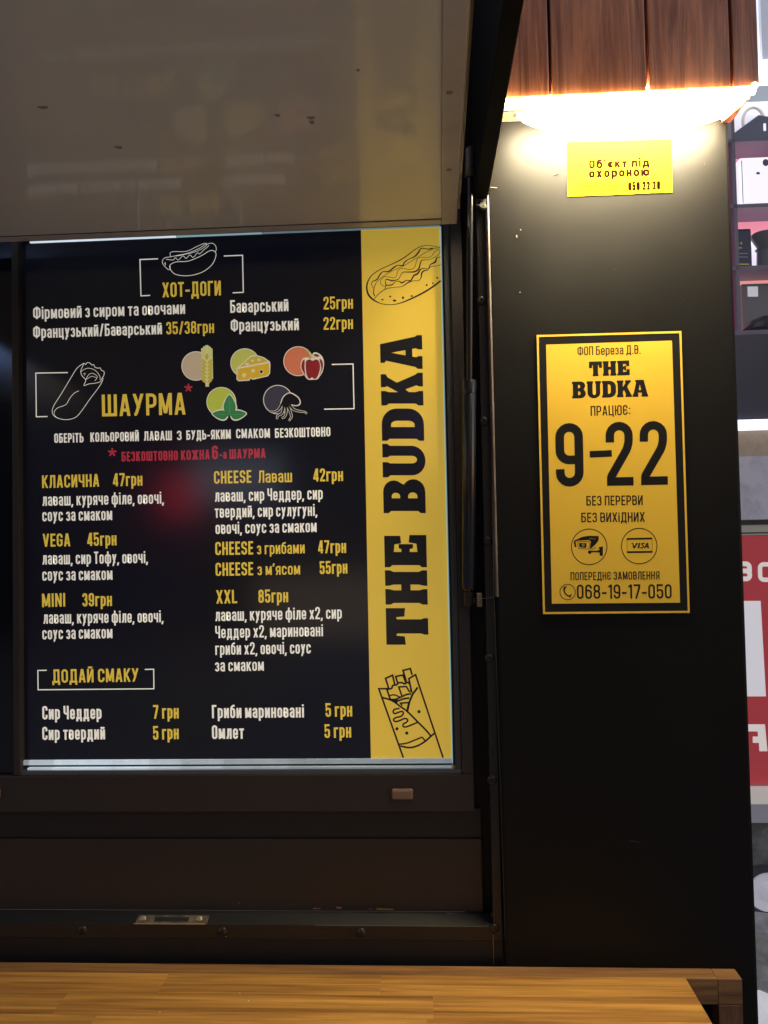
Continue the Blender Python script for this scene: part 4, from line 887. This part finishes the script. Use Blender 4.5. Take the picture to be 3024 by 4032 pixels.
# coffee grinder shaped dark item
t = thing('coffee_grinder', 'dark grey appliance with a tapered hopper standing right of the navy carton', 'appliance')
p = P(3015, 1046, YS+.07); zb_ = zz(1046)+.0006
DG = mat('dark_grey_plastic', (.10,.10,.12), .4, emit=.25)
MB().lathe((p.x, p.y, zb_), (0,0,1), [(0,0),(0,.040),(.012,.040),(.018,.032),(.075,.030),(.082,.036),(.085,0)], 20).build('body', DG, t, smooth=True)
MB().lathe((p.x, p.y, zb_+.0855), (0,0,1), [(0,0),(0,.026),(.04,.048),(.052,.050),(.056,.046),(.056,0)], 20).build('hopper', DG, t, smooth=True)
# lower shelf: grey carton with white label, dark bag
t, x0, x1, z0, z1 = carton('grey carton with a small white price label on the lowest display shelf', 2927, 3060, 1118, 1300, mat('grey_carton', (.12,.12,.14), .5, emit=.3), dy=.10, dep=.035)
I = Ink(YS+.0985); I.poly([(2943,1128),(2984,1128),(2985,1168),(2944,1168)]); I.build('price_label', e('paper_label', (.70,.72,.80), .5), t)
t = thing('black_pouch', 'black shiny pouch lying in front of the grey carton on the lowest shelf', 'pouch')
p0 = P(2985, 1290, YS+.055); zb_ = zz(1300)+.0006
mb = MB(); vs = []; fs = []; NU, NVv = 18, 9
for i in range(NU+1):
    for j in range(NVv):
        u = i/NU*2-1; a = math.pi*2*j/NVv; w_ = (1-abs(u)**3)
        vs.append((p0.x+u*.075, p0.y + .034*w_*math.cos(a), zb_ + .030*w_*(1+math.sin(a))*(1+.5*u) + .0))
for i in range(NU):
    for j in range(NVv): fs.append((i*NVv+j, i*NVv+(j+1) % NVv, (i+1)*NVv+(j+1) % NVv, (i+1)*NVv+j))
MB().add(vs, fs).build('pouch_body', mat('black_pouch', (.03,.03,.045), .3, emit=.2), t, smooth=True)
MB().box(p0.x-.085, p0.x-.070, p0.y-.02, p0.y+.02, zb_, zb_+.004).build('pouch_seal', mat('black_pouch', (.03,.03,.045), .3), t)
# top shelf: dark case with a coiled cable ring
t = thing('carry_case', 'dark slate carry case with a pale tag lying on the top display shelf', 'case')
zb_ = zz(545)+.0006; p0 = P(2985, 520, YS+.08)
A = [(p0.x-.12, zb_), (p0.x+.16, zb_), (p0.x+.16, zb_+.055), (p0.x-.02, zb_+.10), (p0.x-.12, zb_+.03)]
MB().prism([(x, YS+.02, z) for x, z in A], [(x, YS+.08, z) for x, z in A]).build('case_body', mat('slate_case', (.10,.11,.16), .5, emit=.3), t, bevel=.006, smooth=True)
MB().box(p0.x-.006, p0.x+.002, YS+.016, YS+.0195, zb_+.035, zb_+.062).build('tag', WB, t)
t = thing('coiled_cable', 'pale coiled cable ring leaning behind the slate case', 'cable')
p0 = P(2965, 430, YS+.11)
MB().tube([(p0.x+.04*math.cos(a_*.3), p0.y, zz(545)+.12+.055*math.sin(a_*.3)) for a_ in range(0, 44)], .006, 8).build('coil', mat('pale_cable', (.5,.48,.46), .5, emit=.3), t, smooth=True)
MB().cyl((p0.x, p0.y, zz(545)+.0006), (p0.x, p0.y, zz(545)+.066), .004, n=8).build('cable_stand', mat('pale_cable', (.5,.48,.46), .5, emit=.3), t)
# wheel-like pale round thing and stones at the foot of the shop
t = thing('spare_wheel', 'pale round wheel leaning against the shop foot at the right edge', 'wheel')
pw = P(3022, 3513, YS-.06); r = .063
wr = r*1.15
cz = pw.z
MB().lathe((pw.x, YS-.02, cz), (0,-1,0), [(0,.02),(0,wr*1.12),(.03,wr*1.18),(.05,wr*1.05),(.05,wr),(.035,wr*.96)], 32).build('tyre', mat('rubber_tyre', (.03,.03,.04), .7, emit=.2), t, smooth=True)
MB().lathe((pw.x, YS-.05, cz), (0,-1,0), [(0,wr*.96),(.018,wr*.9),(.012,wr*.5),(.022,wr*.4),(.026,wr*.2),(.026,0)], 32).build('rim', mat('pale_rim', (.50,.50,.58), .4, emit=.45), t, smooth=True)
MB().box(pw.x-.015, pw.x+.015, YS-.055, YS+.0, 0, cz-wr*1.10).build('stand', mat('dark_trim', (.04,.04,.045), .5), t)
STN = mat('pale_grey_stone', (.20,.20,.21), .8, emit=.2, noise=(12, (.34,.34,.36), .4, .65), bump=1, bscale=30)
rr = random.Random(3)
for i, (px, py, sc_, lb) in enumerate(((2985,3690,.11,'grey rough stone slab standing directly below the pale wheel'),(3000,3830,.09,'darker grey stone below the upper slab at the right edge'),(2998,4010,.12,'bright pale stone at the bottom right corner beside the kiosk'))):
    p = P(px+40, py, YS-.2)
    bm = bmesh.new(); bmesh.ops.create_icosphere(bm, subdivisions=2, radius=1)
    for v in bm.verts: v.co *= 1+.18*rr.uniform(-1, 1)
    bmesh.ops.scale(bm, vec=(sc_, sc_*.6, sc_*.7), verts=bm.verts)
    me = bpy.data.meshes.new('stone'); bm.to_mesh(me); bm.free()
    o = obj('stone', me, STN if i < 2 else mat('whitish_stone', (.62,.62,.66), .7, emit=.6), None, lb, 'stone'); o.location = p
pl = MB().box(sx0-.1, sx1, YS-.42, YS+.028, 0, P(3000, 4200, YS-.2).z).build('plinth', mat('grey_plinth', (.16,.16,.17), .8, noise=(9,(.24,.24,.25),.4,.6)), None, label='low grey stone plinth along the foot of the lit shop front', cat='plinth')
# ================================================================== ACROSS THE STREET (signs and windows seen only as reflections; street lamp added as unseen fill)
def virt(px, py, dist):      # the point 'dist' metres in front of the wall that the board mirrors at this pixel
    b_ = P(px, py, YB); v = CAM.copy(); v.y = 2*YB - CAM.y; d = (b_ - v); k = (-dist - v.y)/d.y
    return v + d*k
opp = thing('shop_across_the_street', 'row of dark shop fronts across the street with lit signs', 'building')
DW = mat('dark_facade', (.05,.05,.055), .8)
box('facade', DW, opp, -14, 14, -12.6, -12.0, 0, 11)
def panel(nm, c, w, h, mt): box(nm, mt, opp, c.x-w/2, c.x+w/2, -11.99, -11.9, c.z-h/2, c.z+h/2)
panel('red_sign', virt(700, 1950, 11.9), .60, .75, e('red_neon', (.8,.02,.05), 4.5))
panel('lit_window', virt(930, 1880, 11.9), 1.5, .75, e('cool_window', (.7,.75,.95), 1.5))
panel('lit_window', virt(20, 1250, 11.9), 1.4, 1.6, e('blue_window', (.25,.38,.75), 4.5))
panel('lit_window', virt(1350, 2400, 11.9), 3.0, 1.2, e('warm_window', (.95,.75,.5), .45))
panel('blue_sign', virt(1700, 1700, 11.9), .35, .35, e('violet_neon', (.30,.15,.95), 6))
for i in range(6): box('window', e('warm_window_high', (.9,.72,.5), .5), opp, -11+i*4, -9.4+i*4, -11.99, -11.9, 4.2, 5.6)
sl = thing('added_street_lamp', 'tall street lamp added out of view to light the hatch and street', 'street lamp')  # unseen lamp, added to brighten the hatch and ground
MB().cyl((3.6, -6.5, 0), (3.6, -6.5, 5.5), .07, .05).build('post', DW, sl, smooth=True)
MB().box(3.35, 3.85, -6.75, -5.9, 5.45, 5.6).build('lamp_head', DW, sl, bevel=.02)
box('diffuser', e('added_street_lamp_glow', (1,.85,.62), 40, ecol=(1,.93,.84)), sl, 3.38, 3.82, -6.6, -6.0, 5.43, 5.449)
# ------------------------------------------------------------------ put every Empty at the base of its parts
bpy.context.view_layer.update()
for o in [o for o in S.objects if o.type == 'EMPTY' and o.parent is None]:
    pts = [c.matrix_world @ Vector(b_) for c in o.children for b_ in c.bound_box]
    if not pts: continue
    base = Vector(((min(p.x for p in pts)+max(p.x for p in pts))/2, (min(p.y for p in pts)+max(p.y for p in pts))/2, min(p.z for p in pts)))
    o.location = base
    for c in o.children: c.matrix_parent_inverse = Matrix.Identity(4); c.location = c.location - base
# object origins of the parts sit where the thing's origin is; give each part texture space of its own thing
